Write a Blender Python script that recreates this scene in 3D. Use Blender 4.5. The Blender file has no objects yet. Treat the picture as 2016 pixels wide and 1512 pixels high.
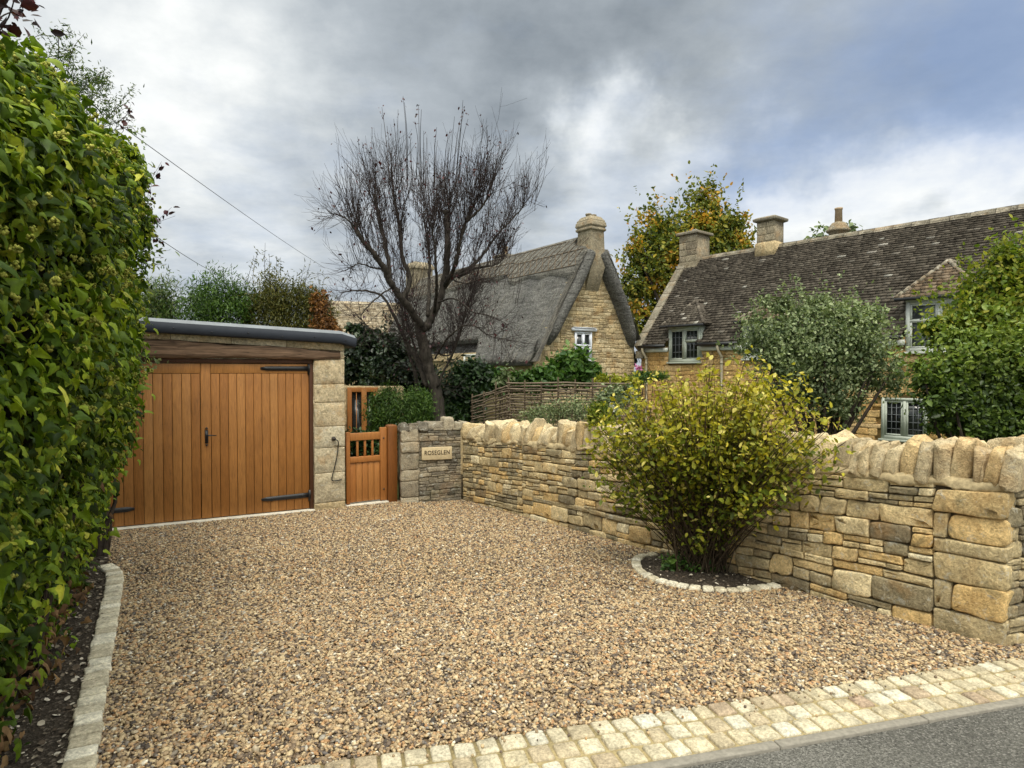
import bpy, math, random
import numpy as np

rng = np.random.default_rng(7)
random.seed(7)
S = bpy.context.scene
COL = S.collection
PI = math.pi

# ------------------------------------------------------------------ camera
F_PX, CX, CY, H = 1230.0, 1008.0, 756.0, 1.65
PITCH = math.atan(26 / F_PX)
GS = 0.0366                                   # the drive falls away from the lane
cd = bpy.data.cameras.new('camera')
cd.sensor_width = 36.0
cd.lens = 36.0 * F_PX / 2016.0
cd.clip_start, cd.clip_end = 0.05, 3000
cam = bpy.data.objects.new('camera', cd)
COL.objects.link(cam)
cam.location = (0, 0, H)
cam.rotation_euler = (PI / 2 - PITCH, 0, 0)
S.camera = cam
EYE = np.array([0, 0, H])


def ray(px, py):
    x, y = (px - CX) / F_PX, (CY - py) / F_PX
    return np.array([x, math.cos(PITCH) + y * math.sin(PITCH), -math.sin(PITCH) + y * math.cos(PITCH)])


def P(px, py, Y):
    d = ray(px, py)
    return EYE + d * (Y / d[1])


def G(px, py, lift=0.0):
    d = ray(px, py)
    return EYE + d * ((H - lift) / (-GS * d[1] - d[2]))


def gz(y):
    return -GS * min(y, 12.0)


# ------------------------------------------------------------------ sky, sun, exposure
w = bpy.data.worlds.new('World')
S.world = w
w.use_nodes = True
nt = w.node_tree
nt.nodes.clear()
SUN_EL, SUN_AZ = math.radians(60), math.radians(176)


def wn(t, **k):
    n = nt.nodes.new(t)
    for a, b in k.items():
        setattr(n, a, b)
    return n


def wmath(op, a, b=None, c=None, clamp=False):
    n = wn('ShaderNodeMath', operation=op, use_clamp=clamp)
    for i, v in enumerate((a, b, c)):
        if v is None:
            continue
        if isinstance(v, (int, float)):
            n.inputs[i].default_value = v
        else:
            nt.links.new(v, n.inputs[i])
    return n.outputs[0]


def wvec(op, a, b=None, scale=None):
    n = wn('ShaderNodeVectorMath', operation=op)
    for i, v in enumerate((a, b)):
        if v is None:
            continue
        if isinstance(v, (tuple, list)):
            n.inputs[i].default_value = v
        else:
            nt.links.new(v, n.inputs[i])
    if scale is not None:
        if isinstance(scale, (int, float)):
            n.inputs['Scale'].default_value = scale
        else:
            nt.links.new(scale, n.inputs['Scale'])
    return n.outputs['Value'] if op in ('DOT_PRODUCT', 'LENGTH', 'DISTANCE') else n.outputs['Vector']


tc = wn('ShaderNodeTexCoord')
D = wvec('NORMALIZE', tc.outputs['Generated'])
sep = wn('ShaderNodeSeparateXYZ')
nt.links.new(D, sep.inputs[0])
dx, dy, dz = sep.outputs


def wnoise(vec, scale, detail=6, rough=0.55, col=False):
    n = wn('ShaderNodeTexNoise')
    n.inputs['Scale'].default_value = scale
    n.inputs['Detail'].default_value = detail
    n.inputs['Roughness'].default_value = rough
    nt.links.new(vec, n.inputs['Vector'])
    return n.outputs['Color' if col else 'Fac']


# clouds lie on a high layer: project the direction on it
den = wmath('ADD', wmath('MAXIMUM', dz, 0.0), 0.16)
lay = wn('ShaderNodeCombineXYZ')
nt.links.new(wmath('DIVIDE', dx, den), lay.inputs[0])
nt.links.new(wmath('DIVIDE', dy, den), lay.inputs[1])
LAY = lay.outputs[0]
warp = wvec('ADD', wvec('SCALE', wvec('SUBTRACT', wnoise(D, 3.2, 3, 0.5, True), (0.5, 0.5, 0.5)), scale=0.36),
            wvec('SCALE', wvec('SUBTRACT', wnoise(D, 13.0, 4, 0.6, True), (0.5, 0.5, 0.5)), scale=0.13))
DW = wvec('ADD', D, warp)


def lobe_sum(lobes, start):
    acc = start
    for px, py, wd, amp in lobes:
        d = ray(px, py)
        d = d / np.linalg.norm(d)
        dist = wvec('DISTANCE', DW, tuple(float(q) for q in d))
        e = wmath('POWER', 2.718, wmath('MULTIPLY', wmath('MULTIPLY', dist, dist), -1.0 / wd ** 2))
        acc = wmath('MULTIPLY_ADD', e, amp, acc)
    return acc


BR = lobe_sum([(150, 60, .26, .30), (360, 150, .15, .22), (40, 300, .30, .10), (1215, 205, .07, .50), (1330, 235, .10, .34), (1260, 300, .12, .16),
               (1110, 120, .15, -.34), (860, 150, .2, -.05), (640, 330, .18, -.06), (1400, 50, .16, -.16), (1300, 130, .06, -.12),
               (1800, 400, .10, .62), (2000, 350, .08, .5), (1600, 450, .09, .45), (1450, 300, .05, .2), (1180, 540, .10, .20),
               (600, 520, .12, .22), (1700, 220, .18, -.10), (480, 420, .14, .04), (1130, 330, .10, .12), (1950, 190, .1, -.12)], 0.46)
BR = wmath('ADD', BR, wmath('MULTIPLY', wmath('SUBTRACT', wnoise(LAY, 2.4, 9, 0.62), 0.5), 0.86))
BL = lobe_sum([(1750, 60, .17, .6), (2000, 60, .14, .65), (1480, 290, .10, .40), (1560, 360, .07, .30), (1930, 290, .07, .55),
               (1210, 470, .10, .35), (1290, 330, .10, .25), (560, 420, .15, .18), (1650, 330, .10, .25), (480, 560, .12, .2)], -0.04)
BL = wmath('ADD', BL, wmath('MULTIPLY', wmath('SUBTRACT', wnoise(LAY, 3.4, 8, 0.62), 0.5), 1.0), clamp=True)
rmp = wn('ShaderNodeValToRGB')
el = rmp.color_ramp.elements
el[0].position, el[0].color = 0.0, (0.20, 0.235, 0.27, 1)
el[1].position, el[1].color = 1.0, (0.90, 0.92, 0.91, 1)
e = el.new(0.45)
e.color = (0.42, 0.465, 0.505, 1)
e = el.new(0.75)
e.color = (0.66, 0.70, 0.72, 1)
nt.links.new(BR, rmp.inputs[0])
sky = wn('ShaderNodeTexSky', sky_type='NISHITA')
sky.sun_disc = False
sky.sun_elevation = SUN_EL
sky.sun_rotation = SUN_AZ
sky.air_density, sky.dust_density, sky.ozone_density = 1.0, 1.5, 1.5
bluev = wvec('ADD', wvec('SCALE', sky.outputs['Color'], scale=0.35), (1.15, 1.8, 3.3))
mixn = wn('ShaderNodeMix', data_type='RGBA')
nt.links.new(wmath('MULTIPLY', BL, 0.58), mixn.inputs['Factor'])
nt.links.new(wvec('SCALE', rmp.outputs['Color'], scale=7.6), mixn.inputs[6])
nt.links.new(bluev, mixn.inputs[7])
# gain added overhead and behind the camera, out of view, to brighten the foreground
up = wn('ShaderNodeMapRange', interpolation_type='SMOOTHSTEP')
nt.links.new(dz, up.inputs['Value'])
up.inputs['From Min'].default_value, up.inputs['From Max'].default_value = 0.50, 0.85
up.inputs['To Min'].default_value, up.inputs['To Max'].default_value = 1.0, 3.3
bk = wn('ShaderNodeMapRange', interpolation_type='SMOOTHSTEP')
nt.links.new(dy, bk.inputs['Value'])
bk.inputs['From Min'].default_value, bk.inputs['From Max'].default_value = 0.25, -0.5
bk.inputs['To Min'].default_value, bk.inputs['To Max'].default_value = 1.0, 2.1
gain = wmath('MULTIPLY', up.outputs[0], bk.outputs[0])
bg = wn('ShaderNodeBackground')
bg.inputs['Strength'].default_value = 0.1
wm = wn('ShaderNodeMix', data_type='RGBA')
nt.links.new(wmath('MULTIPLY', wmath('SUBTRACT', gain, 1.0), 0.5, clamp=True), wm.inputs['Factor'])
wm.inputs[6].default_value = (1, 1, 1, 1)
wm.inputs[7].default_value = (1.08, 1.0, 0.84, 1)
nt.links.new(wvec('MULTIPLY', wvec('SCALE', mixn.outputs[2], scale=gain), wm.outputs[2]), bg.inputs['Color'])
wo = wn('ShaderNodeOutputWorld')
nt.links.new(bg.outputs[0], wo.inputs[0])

sd = bpy.data.lights.new('sun', 'SUN')
sd.energy = 1.5
sd.angle = math.radians(22)
sd.color = (1.0, 0.92, 0.78)
sun = bpy.data.objects.new('sun', sd)
COL.objects.link(sun)
sv = np.array([math.sin(SUN_AZ) * math.cos(SUN_EL), math.cos(SUN_AZ) * math.cos(SUN_EL), math.sin(SUN_EL)])
sun.rotation_euler = (PI / 2 - SUN_EL, 0, -SUN_AZ + PI)
sun.location = (0, 0, 30)
S.view_settings.view_transform = 'Standard'
S.view_settings.look = 'None'
S.view_settings.exposure = 0.55
S.view_settings.gamma = 1.0
S.cycles.max_bounces = 6
S.cycles.diffuse_bounces = 3
S.cycles.glossy_bounces = 2
S.cycles.transmission_bounces = 3
S.cycles.use_denoising = True


# ------------------------------------------------------------------ helpers
def unit(v):
    v = np.asarray(v, float)
    return v / np.linalg.norm(v)


def rows_unit(a):
    return a / np.maximum(np.linalg.norm(a, axis=-1, keepdims=True), 1e-9)


ROOT = {}


def thing(name, label, cat, loc, group=None):
    o = bpy.data.objects.new(name, None)
    COL.objects.link(o)
    o.location = [float(q) for q in loc]
    o.empty_display_size = 0.2
    o['label'] = label
    o['category'] = cat
    if group:
        o['group'] = group
    ROOT[o.name] = np.array(loc, float)
    return o


class MB:
    """collects geometry; build() links it as ONE mesh object"""

    def __init__(s):
        s.V, s.F, s.R, s.n = [], [], [], 0

    def add(s, V, F, r=None):
        V = np.asarray(V, float).reshape(-1, 3)
        if r is None:
            r = random.random()
        s.R.append(np.full(len(V), r) if np.isscalar(r) else np.asarray(r, float))
        Fs = F if isinstance(F, list) and len(F) and isinstance(F[0], np.ndarray) and F[0].ndim == 2 else None
        if Fs is None:
            by = {}
            for f in F:
                by.setdefault(len(f), []).append(f)
            Fs = [np.array(q) for q in by.values()]
        for f in Fs:
            s.F.append(f + s.n)
        s.V.append(V)
        s.n += len(V)

    def box(s, fr, a0, a1, b0, b1, c0, c1, r=None):
        V = [fr(a, b, c) for c in (c0, c1) for b in (b0, b1) for a in (a0, a1)]
        s.add(V, [(0, 2, 3, 1), (4, 5, 7, 6), (0, 1, 5, 4), (2, 6, 7, 3), (0, 4, 6, 2), (1, 3, 7, 5)], r)

    def hexa(s, V, r=None):
        s.add(V, [(0, 2, 3, 1), (4, 5, 7, 6), (0, 1, 5, 4), (2, 6, 7, 3), (0, 4, 6, 2), (1, 3, 7, 5)], r)

    def tube(s, pts, rad, k=5, r=None, caps=True):
        pts = np.asarray(pts, float)
        n = len(pts)
        rad = np.broadcast_to(np.asarray(rad, float), (n,))
        t = np.gradient(pts, axis=0)
        t = rows_unit(t)
        ref = np.array([0.0, 0, 1]) if abs(t[:, 2]).mean() < 0.9 else np.array([1.0, 0.15, 0])
        u = rows_unit(np.cross(t, ref))
        v = np.cross(t, u)
        a = np.arange(k) * 2 * PI / k
        V = pts[:, None] + rad[:, None, None] * (np.cos(a)[None, :, None] * u[:, None] + np.sin(a)[None, :, None] * v[:, None])
        i = np.arange(n - 1)[:, None] * k
        j = np.arange(k)[None]
        j2 = (j + 1) % k
        q = np.stack([i + j, i + j2, i + k + j2, i + k + j], -1).reshape(-1, 4)
        F = [q]
        if caps and k > 3:
            F.append(np.array([list(range(k))[::-1], [(n - 1) * k + m for m in range(k)]]))
        s.add(V.reshape(-1, 3), F, r)

    def lathe(s, c, prof, k=16, r=None, sq=None):
        """prof: (radius, z) pairs about vertical axis at c; sq: frame for square plan"""
        a = np.arange(k) * 2 * PI / k
        V = []
        for rr, z in prof:
            V.append(np.stack([c[0] + rr * np.cos(a), c[1] + rr * np.sin(a), np.full(k, c[2] + z)], 1))
        V = np.concatenate(V)
        n = len(prof)
        i = np.arange(n - 1)[:, None] * k
        j = np.arange(k)[None]
        j2 = (j + 1) % k
        q = np.stack([i + j, i + j2, i + k + j2, i + k + j], -1).reshape(-1, 4)
        s.add(V, [q, np.array([list(range(k))[::-1], [(n - 1) * k + m for m in range(k)]])], r)

    def sqloft(s, fr, a, b, prof, r=None):
        """square-plan stack: prof of (half a, half b, c)"""
        V = []
        for ha, hb, c in prof:
            V += [fr(a - ha, b - hb, c), fr(a + ha, b - hb, c), fr(a + ha, b + hb, c), fr(a - ha, b + hb, c)]
        F = [(3, 2, 1, 0)]
        for i in range(len(prof) - 1):
            for j in range(4):
                F.append((i * 4 + j, i * 4 + (j + 1) % 4, i * 4 + 4 + (j + 1) % 4, i * 4 + 4 + j))
        m = (len(prof) - 1) * 4
        F.append((m, m + 1, m + 2, m + 3))
        s.add(V, F, r)

    def inst(s, tv, tf, M, pos, r):
        """copies of a template: M (N,3,3) columns, pos (N,3)"""
        N, k = len(pos), len(tv)
        V = np.einsum('nij,kj->nki', M, tv) + pos[:, None]
        off = (np.arange(N) * k)[:, None, None]
        F = [(f[None] + off).reshape(-1, f.shape[1]) for f in tf]
        s.add(V.reshape(-1, 3), F, np.repeat(np.asarray(r, float), k))

    def build(s, name, mat, parent=None, smooth=False, label=None, cat=None, kind=None, group=None, bevel=0, base=None):
        V = np.concatenate(s.V)
        R = np.concatenate(s.R)
        org = np.zeros(3)
        if parent is not None:
            org = ROOT[parent.name]
        elif base is not None:
            org = np.asarray(base, float)
        V = V - org
        me = bpy.data.meshes.new(name)
        me.vertices.add(len(V))
        me.vertices.foreach_set('co', V.astype(np.float32).ravel())
        nl = sum(f.size for f in s.F)
        me.loops.add(nl)
        me.loops.foreach_set('vertex_index', np.concatenate([f.ravel() for f in s.F]).astype(np.int32))
        cnt = np.concatenate([np.full(len(f), f.shape[1]) for f in s.F])
        st = np.concatenate([[0], np.cumsum(cnt)[:-1]])
        me.polygons.add(len(cnt))
        me.polygons.foreach_set('loop_start', st.astype(np.int32))
        me.update(calc_edges=True)
        at = me.attributes.new('r', 'FLOAT', 'POINT')
        at.data.foreach_set('value', R.astype(np.float32))
        if smooth:
            me.polygons.foreach_set('use_smooth', np.ones(len(cnt), bool))
        me.materials.append(mat)
        o = bpy.data.objects.new(name, me)
        COL.objects.link(o)
        if parent is not None:
            o.parent = parent
        else:
            o.location = [float(q) for q in org]
        ROOT[o.name] = org
        if label:
            o['label'] = label
        if cat:
            o['category'] = cat
        if kind:
            o['kind'] = kind
        if group:
            o['group'] = group
        if bevel:
            b = o.modifiers.new('bevel', 'BEVEL')
            b.width = bevel
            b.segments = 2
            b.limit_method = 'ANGLE'
        return o


class Fr:
    """local frame: a along ux, b along the horizontal normal uy, c up"""

    def __init__(s, O, ux, uy=None, uz=(0, 0, 1)):
        s.O = np.asarray(O, float)
        s.x = unit(ux)
        s.z = np.asarray(uz, float)
        s.y = unit(np.cross(s.z, s.x)) if uy is None else unit(uy)

    def __call__(s, a, b, c):
        return s.O + a * s.x + b * s.y + c * s.z


# ------------------------------------------------------------------ materials
def nmat(name):
    m = bpy.data.materials.new(name)
    m.use_nodes = True
    t = m.node_tree
    t.nodes.clear()
    return m, t


class N:
    def __init__(s, t):
        s.t = t

    def new(s, ty, ins=None, **k):
        n = s.t.nodes.new(ty)
        for a, b in k.items():
            setattr(n, a, b)
        for key, v in (ins or {}).items():
            if hasattr(v, 'is_output'):
                s.t.links.new(v, n.inputs[key])
            else:
                n.inputs[key].default_value = v
        return n

    def noise(s, vec, scale, detail=4, rough=0.55, dist=0.0):
        return s.new('ShaderNodeTexNoise', {'Vector': vec, 'Scale': scale, 'Detail': detail, 'Roughness': rough, 'Distortion': dist}).outputs['Fac']

    def ramp(s, fac, stops, interp='LINEAR'):
        n = s.new('ShaderNodeValToRGB', {0: fac})
        cr = n.color_ramp
        cr.interpolation = interp
        while len(cr.elements) < len(stops):
            cr.elements.new(0.5)
        for e_, (p_, c_) in zip(cr.elements, stops):
            e_.position = p_
            e_.color = (c_, c_, c_, 1) if np.isscalar(c_) else (*c_[:3], 1)
        return n.outputs['Color']

    def mix(s, fac, a, b, mode='MIX'):
        n = s.new('ShaderNodeMix', data_type='RGBA', blend_type=mode)
        for key, v in ((0, fac), (6, a), (7, b)):
            if hasattr(v, 'is_output'):
                s.t.links.new(v, n.inputs[key])
            elif key == 0:
                n.inputs[0].default_value = v
            else:
                n.inputs[key].default_value = (*v[:3], 1)
        return n.outputs[2]

    def math(s, op, a, b=0.0, clamp=False):
        return s.new('ShaderNodeMath', {0: a, 1: b}, operation=op, use_clamp=clamp).outputs[0]

    def coord(s, scale=(1, 1, 1)):
        c = s.new('ShaderNodeTexCoord').outputs['Object']
        return s.new('ShaderNodeMapping', {'Vector': c, 'Scale': scale}).outputs[0]

    def attr(s):
        return s.new('ShaderNodeAttribute', attribute_name='r').outputs['Fac']

    def bump(s, h, strength=0.5, dist=0.02):
        return s.new('ShaderNodeBump', {'Height': h, 'Strength': strength, 'Distance': dist}).outputs[0]

    def out(s, sh):
        s.new('ShaderNodeOutputMaterial', {0: sh})

    def prin(s, col, rough=0.8, normal=None, spec=0.3, metal=0.0):
        d = {'Base Color': col if hasattr(col, 'is_output') else (*col, 1), 'Roughness': rough,
             'Specular IOR Level': spec, 'Metallic': metal}
        if normal is not None:
            d['Normal'] = normal
        return s.new('ShaderNodeBsdfPrincipled', d).outputs[0]


def even(cols):
    k = len(cols)
    return [(i / max(1, k - 1), c) for i, c in enumerate(cols)]


def leaf_mat(name, cols, rough=0.5, trans=0.3, spec=0.35, clump=0.8, stops=None, detail=1.0):
    m, t = nmat(name)
    n = N(t)
    c = n.ramp(n.attr(), stops or even(cols))
    v = n.noise(n.coord(), clump, 3)
    c = n.mix(0.7, c, n.ramp(n.noise(n.coord(), 34 * detail, 4, 0.65), [(0.3, 0.55), (0.5, 1.0), (0.7, 1.4)]), 'MULTIPLY')
    hs = n.new('ShaderNodeHueSaturation', {'Color': c, 'Value': n.new('ShaderNodeMapRange', {'Value': v, 'From Min': 0.3, 'From Max': 0.7, 'To Min': 0.72, 'To Max': 1.3}).outputs[0]}).outputs[0]
    p = n.prin(hs, rough, spec=spec)
    tr = n.new('ShaderNodeBsdfTranslucent', {'Color': n.mix(1.0, hs, (1.25, 1.3, 0.7), 'MULTIPLY')}).outputs[0]
    n.out(n.new('ShaderNodeMixShader', {0: trans, 1: p, 2: tr}).outputs[0])
    return m


def stone_mat(name, cols, stops=None, lichen=0.35, ochre=0.3, nscale=6.0, bump=0.7, rough=0.92, dist=0.012):
    m, t = nmat(name)
    n = N(t)
    co = n.coord()
    r = n.attr()
    base = n.ramp(r, stops or even(cols))
    tone = n.noise(co, nscale, 6, 0.65)
    base = n.mix(1.0, base, n.ramp(tone, [(0.25, 0.55), (0.5, 0.95), (0.75, 1.3)]), 'MULTIPLY')
    fine = n.noise(co, nscale * 9, 5, 0.7)
    base = n.mix(0.8, base, n.ramp(fine, [(0.3, 0.42), (0.52, 1.0), (0.7, 1.45)]), 'MULTIPLY')
    if ochre:
        o1 = n.math('MULTIPLY', n.ramp(n.noise(co, 2.7, 4, 0.6), [(0.54, 0.0), (0.66, 1.0)]), ochre)
        base = n.mix(o1, base, (0.36, 0.17, 0.035))
    if lichen:
        l1 = n.math('MULTIPLY', n.ramp(n.noise(co, 14, 5, 0.7, 0.6), [(0.57, 0.0), (0.65, 1.0)]), lichen)
        base = n.mix(l1, base, (0.50, 0.49, 0.43))
        l2 = n.math('MULTIPLY', n.ramp(n.noise(co, 4.1, 5, 0.7, 0.4), [(0.56, 0.0), (0.68, 1.0)]), lichen)
        base = n.mix(l2, base, (0.10, 0.10, 0.06))
    mid = n.noise(co, nscale * 3.1, 5, 0.7, 0.5)
    base = n.mix(0.5, base, n.ramp(mid, [(0.3, 0.6), (0.5, 1.0), (0.72, 1.3)]), 'MULTIPLY')
    hgt = n.math('ADD', n.math('ADD', n.math('MULTIPLY', fine, 0.7), tone), n.math('MULTIPLY', mid, 1.1))
    n.out(n.prin(base, rough, n.bump(hgt, bump, dist * 1.5), 0.15))
    return m


def plain(name, col, rough=0.7, spec=0.3, metal=0.0, var=0.25, nscale=20, bump=0.15, stretch=(1, 1, 1), dist=0.01):
    m, t = nmat(name)
    n = N(t)
    v = n.noise(n.coord(stretch), nscale, 5, 0.6)
    c = n.mix(1.0, col, n.ramp(v, [(0.3, 1 - var), (0.7, 1 + var)]), 'MULTIPLY')
    n.out(n.prin(c, rough, n.bump(v, bump, dist), spec, metal))
    return m


def wood_mat(name, cols, rough=0.5, grain=(9, 9, 0.7), spec=0.3, contrast=0.35, gs=9):
    m, t = nmat(name)
    n = N(t)
    r = n.attr()
    c = n.ramp(r, even(cols))
    off = n.new('ShaderNodeCombineXYZ', {0: n.math('MULTIPLY', r, 37.0), 1: n.math('MULTIPLY', r, 11.0), 2: n.math('MULTIPLY', r, 5.0)}).outputs[0]
    co = n.new('ShaderNodeVectorMath', {0: n.coord(grain), 1: off}, operation='ADD').outputs[0]
    g1 = n.noise(co, gs, 6, 0.65, 0.8)
    c = n.mix(1.0, c, n.ramp(g1, [(0.28, 1 - contrast), (0.5, 1.0), (0.72, 1 + contrast * 0.6)]), 'MULTIPLY')
    st = n.noise(n.coord(), 1.3, 3)
    c = n.mix(1.0, c, n.ramp(st, [(0.3, 0.82), (0.7, 1.12)]), 'MULTIPLY')
    n.out(n.prin(c, rough, n.bump(g1, 0.25, 0.004), spec))
    return m


def glass_mat(name, tint=(0.012, 0.014, 0.014)):
    m, t = nmat(name)
    n = N(t)
    v = n.noise(n.coord(), 2.5, 3)
    c = n.mix(1.0, tint, n.ramp(v, [(0.35, 0.4), (0.65, 2.2)]), 'MULTIPLY')
    wob = n.noise(n.coord(), 3.0, 2)
    n.out(n.prin(c, 0.06, n.bump(wob, 0.06, 0.02), 0.5))
    return m


def thatch_mat(name, a, b):
    m, t = nmat(name)
    n = N(t)
    co = n.coord((1, 1, 1))
    s1 = n.noise(n.coord((16, 16, 5)), 2.2, 6, 0.75)
    s2 = n.noise(co, 0.8, 5, 0.65)
    s3 = n.noise(co, 22, 4, 0.75)
    s4 = n.noise(n.coord((1.2, 1.2, 7)), 1.6, 6, 0.7, 0.6)       # courses of straw along the eaves
    s5 = n.noise(n.coord((5, 5, 9)), 2.6, 5, 0.75, 0.8)
    c = n.mix(n.ramp(s2, [(0.3, 0.0), (0.7, 1.0)]), a, b)
    c = n.mix(1.0, c, n.ramp(s4, [(0.3, 0.55), (0.5, 0.95), (0.7, 1.4)]), 'MULTIPLY')
    c = n.mix(0.9, c, n.ramp(s5, [(0.32, 0.5), (0.5, 0.95), (0.68, 1.4)]), 'MULTIPLY')
    c = n.mix(0.8, c, n.ramp(s1, [(0.3, 0.45), (0.5, 0.95), (0.7, 1.5)]), 'MULTIPLY')
    c = n.mix(0.7, c, n.ramp(s3, [(0.3, 0.4), (0.7, 1.6)]), 'MULTIPLY')
    h = n.math('ADD', n.math('ADD', s1, n.math('MULTIPLY', s3, 0.7)), n.math('ADD', s5, n.math('MULTIPLY', s4, 1.5)))
    n.out(n.prin(c, 0.95, n.bump(h, 1.0, 0.07), 0.1))
    return m


MT = {}
MT['ivy'] = leaf_mat('ivy_leaf', None, 0.5, 0.3, 0.22, 1.1, stops=[(0, (.022, .042, .006)), (.3, (.068, .12, .010)), (.55, (.17, .25, .018)), (.8, (.35, .415, .034)), (1, (.58, .55, .09))])
MT['umbel'] = leaf_mat('ivy_flower', [(.14, .17, .025), (.27, .28, .05), (.42, .40, .10)], 0.8, 0.1, 0.1)
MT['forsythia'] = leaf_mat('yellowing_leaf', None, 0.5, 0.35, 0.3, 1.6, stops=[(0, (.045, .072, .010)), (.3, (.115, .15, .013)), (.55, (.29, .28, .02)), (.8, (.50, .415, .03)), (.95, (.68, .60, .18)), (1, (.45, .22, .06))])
MT['apple'] = leaf_mat('greygreen_leaf', [(.05, .08, .032), (.12, .165, .07), (.21, .26, .12), (.36, .41, .22)], 0.5, 0.25, 0.35)
MT['dark'] = leaf_mat('dark_leaf', [(.010, .026, .009), (.024, .055, .014), (.05, .10, .022)], 0.42, 0.2, 0.4)
MT['beech'] = leaf_mat('beech_leaf', [(.018, .038, .009), (.06, .105, .016), (.13, .195, .03), (.23, .29, .05)], 0.45, 0.28, 0.4)
MT['laurel'] = leaf_mat('laurel_leaf', [(.006, .014, .006), (.013, .028, .010), (.03, .055, .016)], 0.35, 0.12, 0.45)
MT['box'] = leaf_mat('box_leaf', [(.022, .055, .010), (.05, .105, .014), (.10, .17, .025)], 0.5, 0.25, 0.3)
MT['bright'] = leaf_mat('bright_leaf', [(.03, .075, .015), (.07, .15, .025), (.15, .25, .05)], 0.45, 0.3, 0.35)
MT['hazel'] = leaf_mat('hazel_leaf', [(.03, .06, .008), (.09, .145, .014), (.19, .24, .026), (.32, .30, .04)], 0.5, 0.35, 0.3)
MT['autumn'] = leaf_mat('autumn_leaf', None, 0.55, 0.3, 0.25, 0.35, stops=[(0, (.05, .075, .014)), (.4, (.13, .16, .022)), (.65, (.28, .25, .03)), (.88, (.50, .33, .04)), (1, (.56, .26, .04))])
MT['willow'] = leaf_mat('willow_leaf', [(.02, .045, .012), (.05, .095, .02), (.10, .15, .035), (.17, .19, .07)], 0.5, 0.3, 0.3)
MT['olive'] = leaf_mat('olive_leaf', [(.035, .045, .010), (.085, .09, .018), (.15, .13, .025)], 0.5, 0.3, 0.3)
MT['copper'] = leaf_mat('copper_leaf', [(.07, .035, .012), (.17, .075, .022), (.30, .14, .04)], 0.55, 0.3, 0.25)
MT['plum'] = leaf_mat('plum_leaf', [(.012, .004, .006), (.045, .010, .014), (.10, .02, .022)], 0.4, 0.2, 0.4)
MT['silver'] = leaf_mat('silver_leaf', [(.10, .15, .05), (.20, .26, .12), (.32, .36, .22)], 0.5, 0.35, 0.3)
MT['lime'] = leaf_mat('lime_leaf', [(.16, .20, .02), (.32, .34, .03), (.5, .46, .06)], 0.5, 0.35, 0.3)
MT['dead'] = leaf_mat('dead_leaf', [(.06, .035, .02), (.16, .09, .045), (.30, .19, .09)], 0.7, 0.2, 0.15)
MT['pink'] = leaf_mat('pink_petal', [(.5, .14, .35), (.65, .3, .5)], 0.6, 0.3, 0.2)
MT['white'] = leaf_mat('white_petal', [(.6, .62, .58), (.75, .75, .7)], 0.6, 0.3, 0.2)
MT['bark'] = plain('bark', (.055, .043, .034), 0.9, 0.1, 0, 0.5, 24, 0.9, (1, 1, .3), 0.03)
MT['bark_pale'] = plain('bark_pale', (.048, .041, .034), 0.9, 0.1, 0, 0.55, 18, 0.9, (1, 1, .3), 0.03)
MT['twig'] = plain('twig_bark', (.038, .028, .026), 0.8, 0.2, 0, 0.3, 30, 0.1)
MT['stem'] = plain('shrub_stem', (.075, .055, .035), 0.85, 0.15, 0, 0.4, 40, 0.2)
MT['wallstone'] = stone_mat('dry_wall_stone', None, [(0, (.19, .155, .10)), (.18, (.30, .25, .155)), (.4, (.46, .37, .215)), (.58, (.57, .45, .25)), (.72, (.66, .455, .20)), (.86, (.74, .60, .35)), (1, (.78, .68, .46))], lichen=.5)
MT['oldstone'] = stone_mat('weathered_stone', [(.13, .115, .09), (.24, .205, .155), (.33, .28, .20), (.42, .36, .26)], lichen=0.6, ochre=0.15)
MT['coping'] = stone_mat('coping_stone', [(.52, .42, .265), (.64, .52, .325), (.72, .595, .375), (.64, .44, .20), (.74, .63, .42)], lichen=0.25, ochre=0.3, nscale=9, dist=.016, bump=.7)
MT['mortar'] = plain('lime_mortar', (.40, .32, .19), 0.95, 0.1, 0, 0.35, 30, 0.6)
MT['joint'] = plain('dark_joint', (.13, .10, .062), 0.95, 0.05, 0, 0.4, 20, 0.4)
MT['pier'] = stone_mat('pier_stone', [(.46, .38, .25), (.56, .49, .35), (.52, .40, .23), (.62, .56, .43)], lichen=0.5, ochre=0.4, nscale=4)
MT['gable'] = stone_mat('gable_stone', [(.36, .28, .17), (.50, .39, .23), (.58, .45, .26), (.62, .51, .33)], lichen=0.2, ochre=0.35, nscale=3, dist=0.03)
MT['honey'] = stone_mat('honey_stone', [(.50, .31, .12), (.58, .37, .15), (.64, .43, .19), (.58, .41, .22)], lichen=0.1, ochre=0.3, nscale=3, dist=0.03)
MT['honeymortar'] = plain('honey_mortar', (.46, .32, .15), 0.95, 0.1, 0, 0.3, 20, 0.4)
MT['chim'] = stone_mat('chimney_stone', [(.25, .205, .145), (.32, .27, .19), (.39, .33, .23)], lichen=0.35, ochre=0.25, nscale=3, dist=0.03)
MT['tile'] = stone_mat('stone_roof_tile', None, [(0, (.070, .058, .047)), (.4, (.098, .083, .066)), (.8, (.130, .110, .088)), (.975, (.165, .142, .115)), (.99, (.34, .31, .27)), (1, (.4, .38, .33))], lichen=0.10, ochre=0.0, nscale=2.0, bump=0.3)
MT['tilewarm'] = stone_mat('warm_roof_tile', [(.10, .075, .055), (.17, .125, .085), (.23, .165, .11), (.28, .22, .16)], lichen=0.25, ochre=0.1, nscale=3)
MT['tilepale'] = stone_mat('pale_roof_tile', [(.34, .27, .18), (.46, .38, .27), (.55, .47, .35)], lichen=0.2, ochre=0.15, nscale=2)
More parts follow.
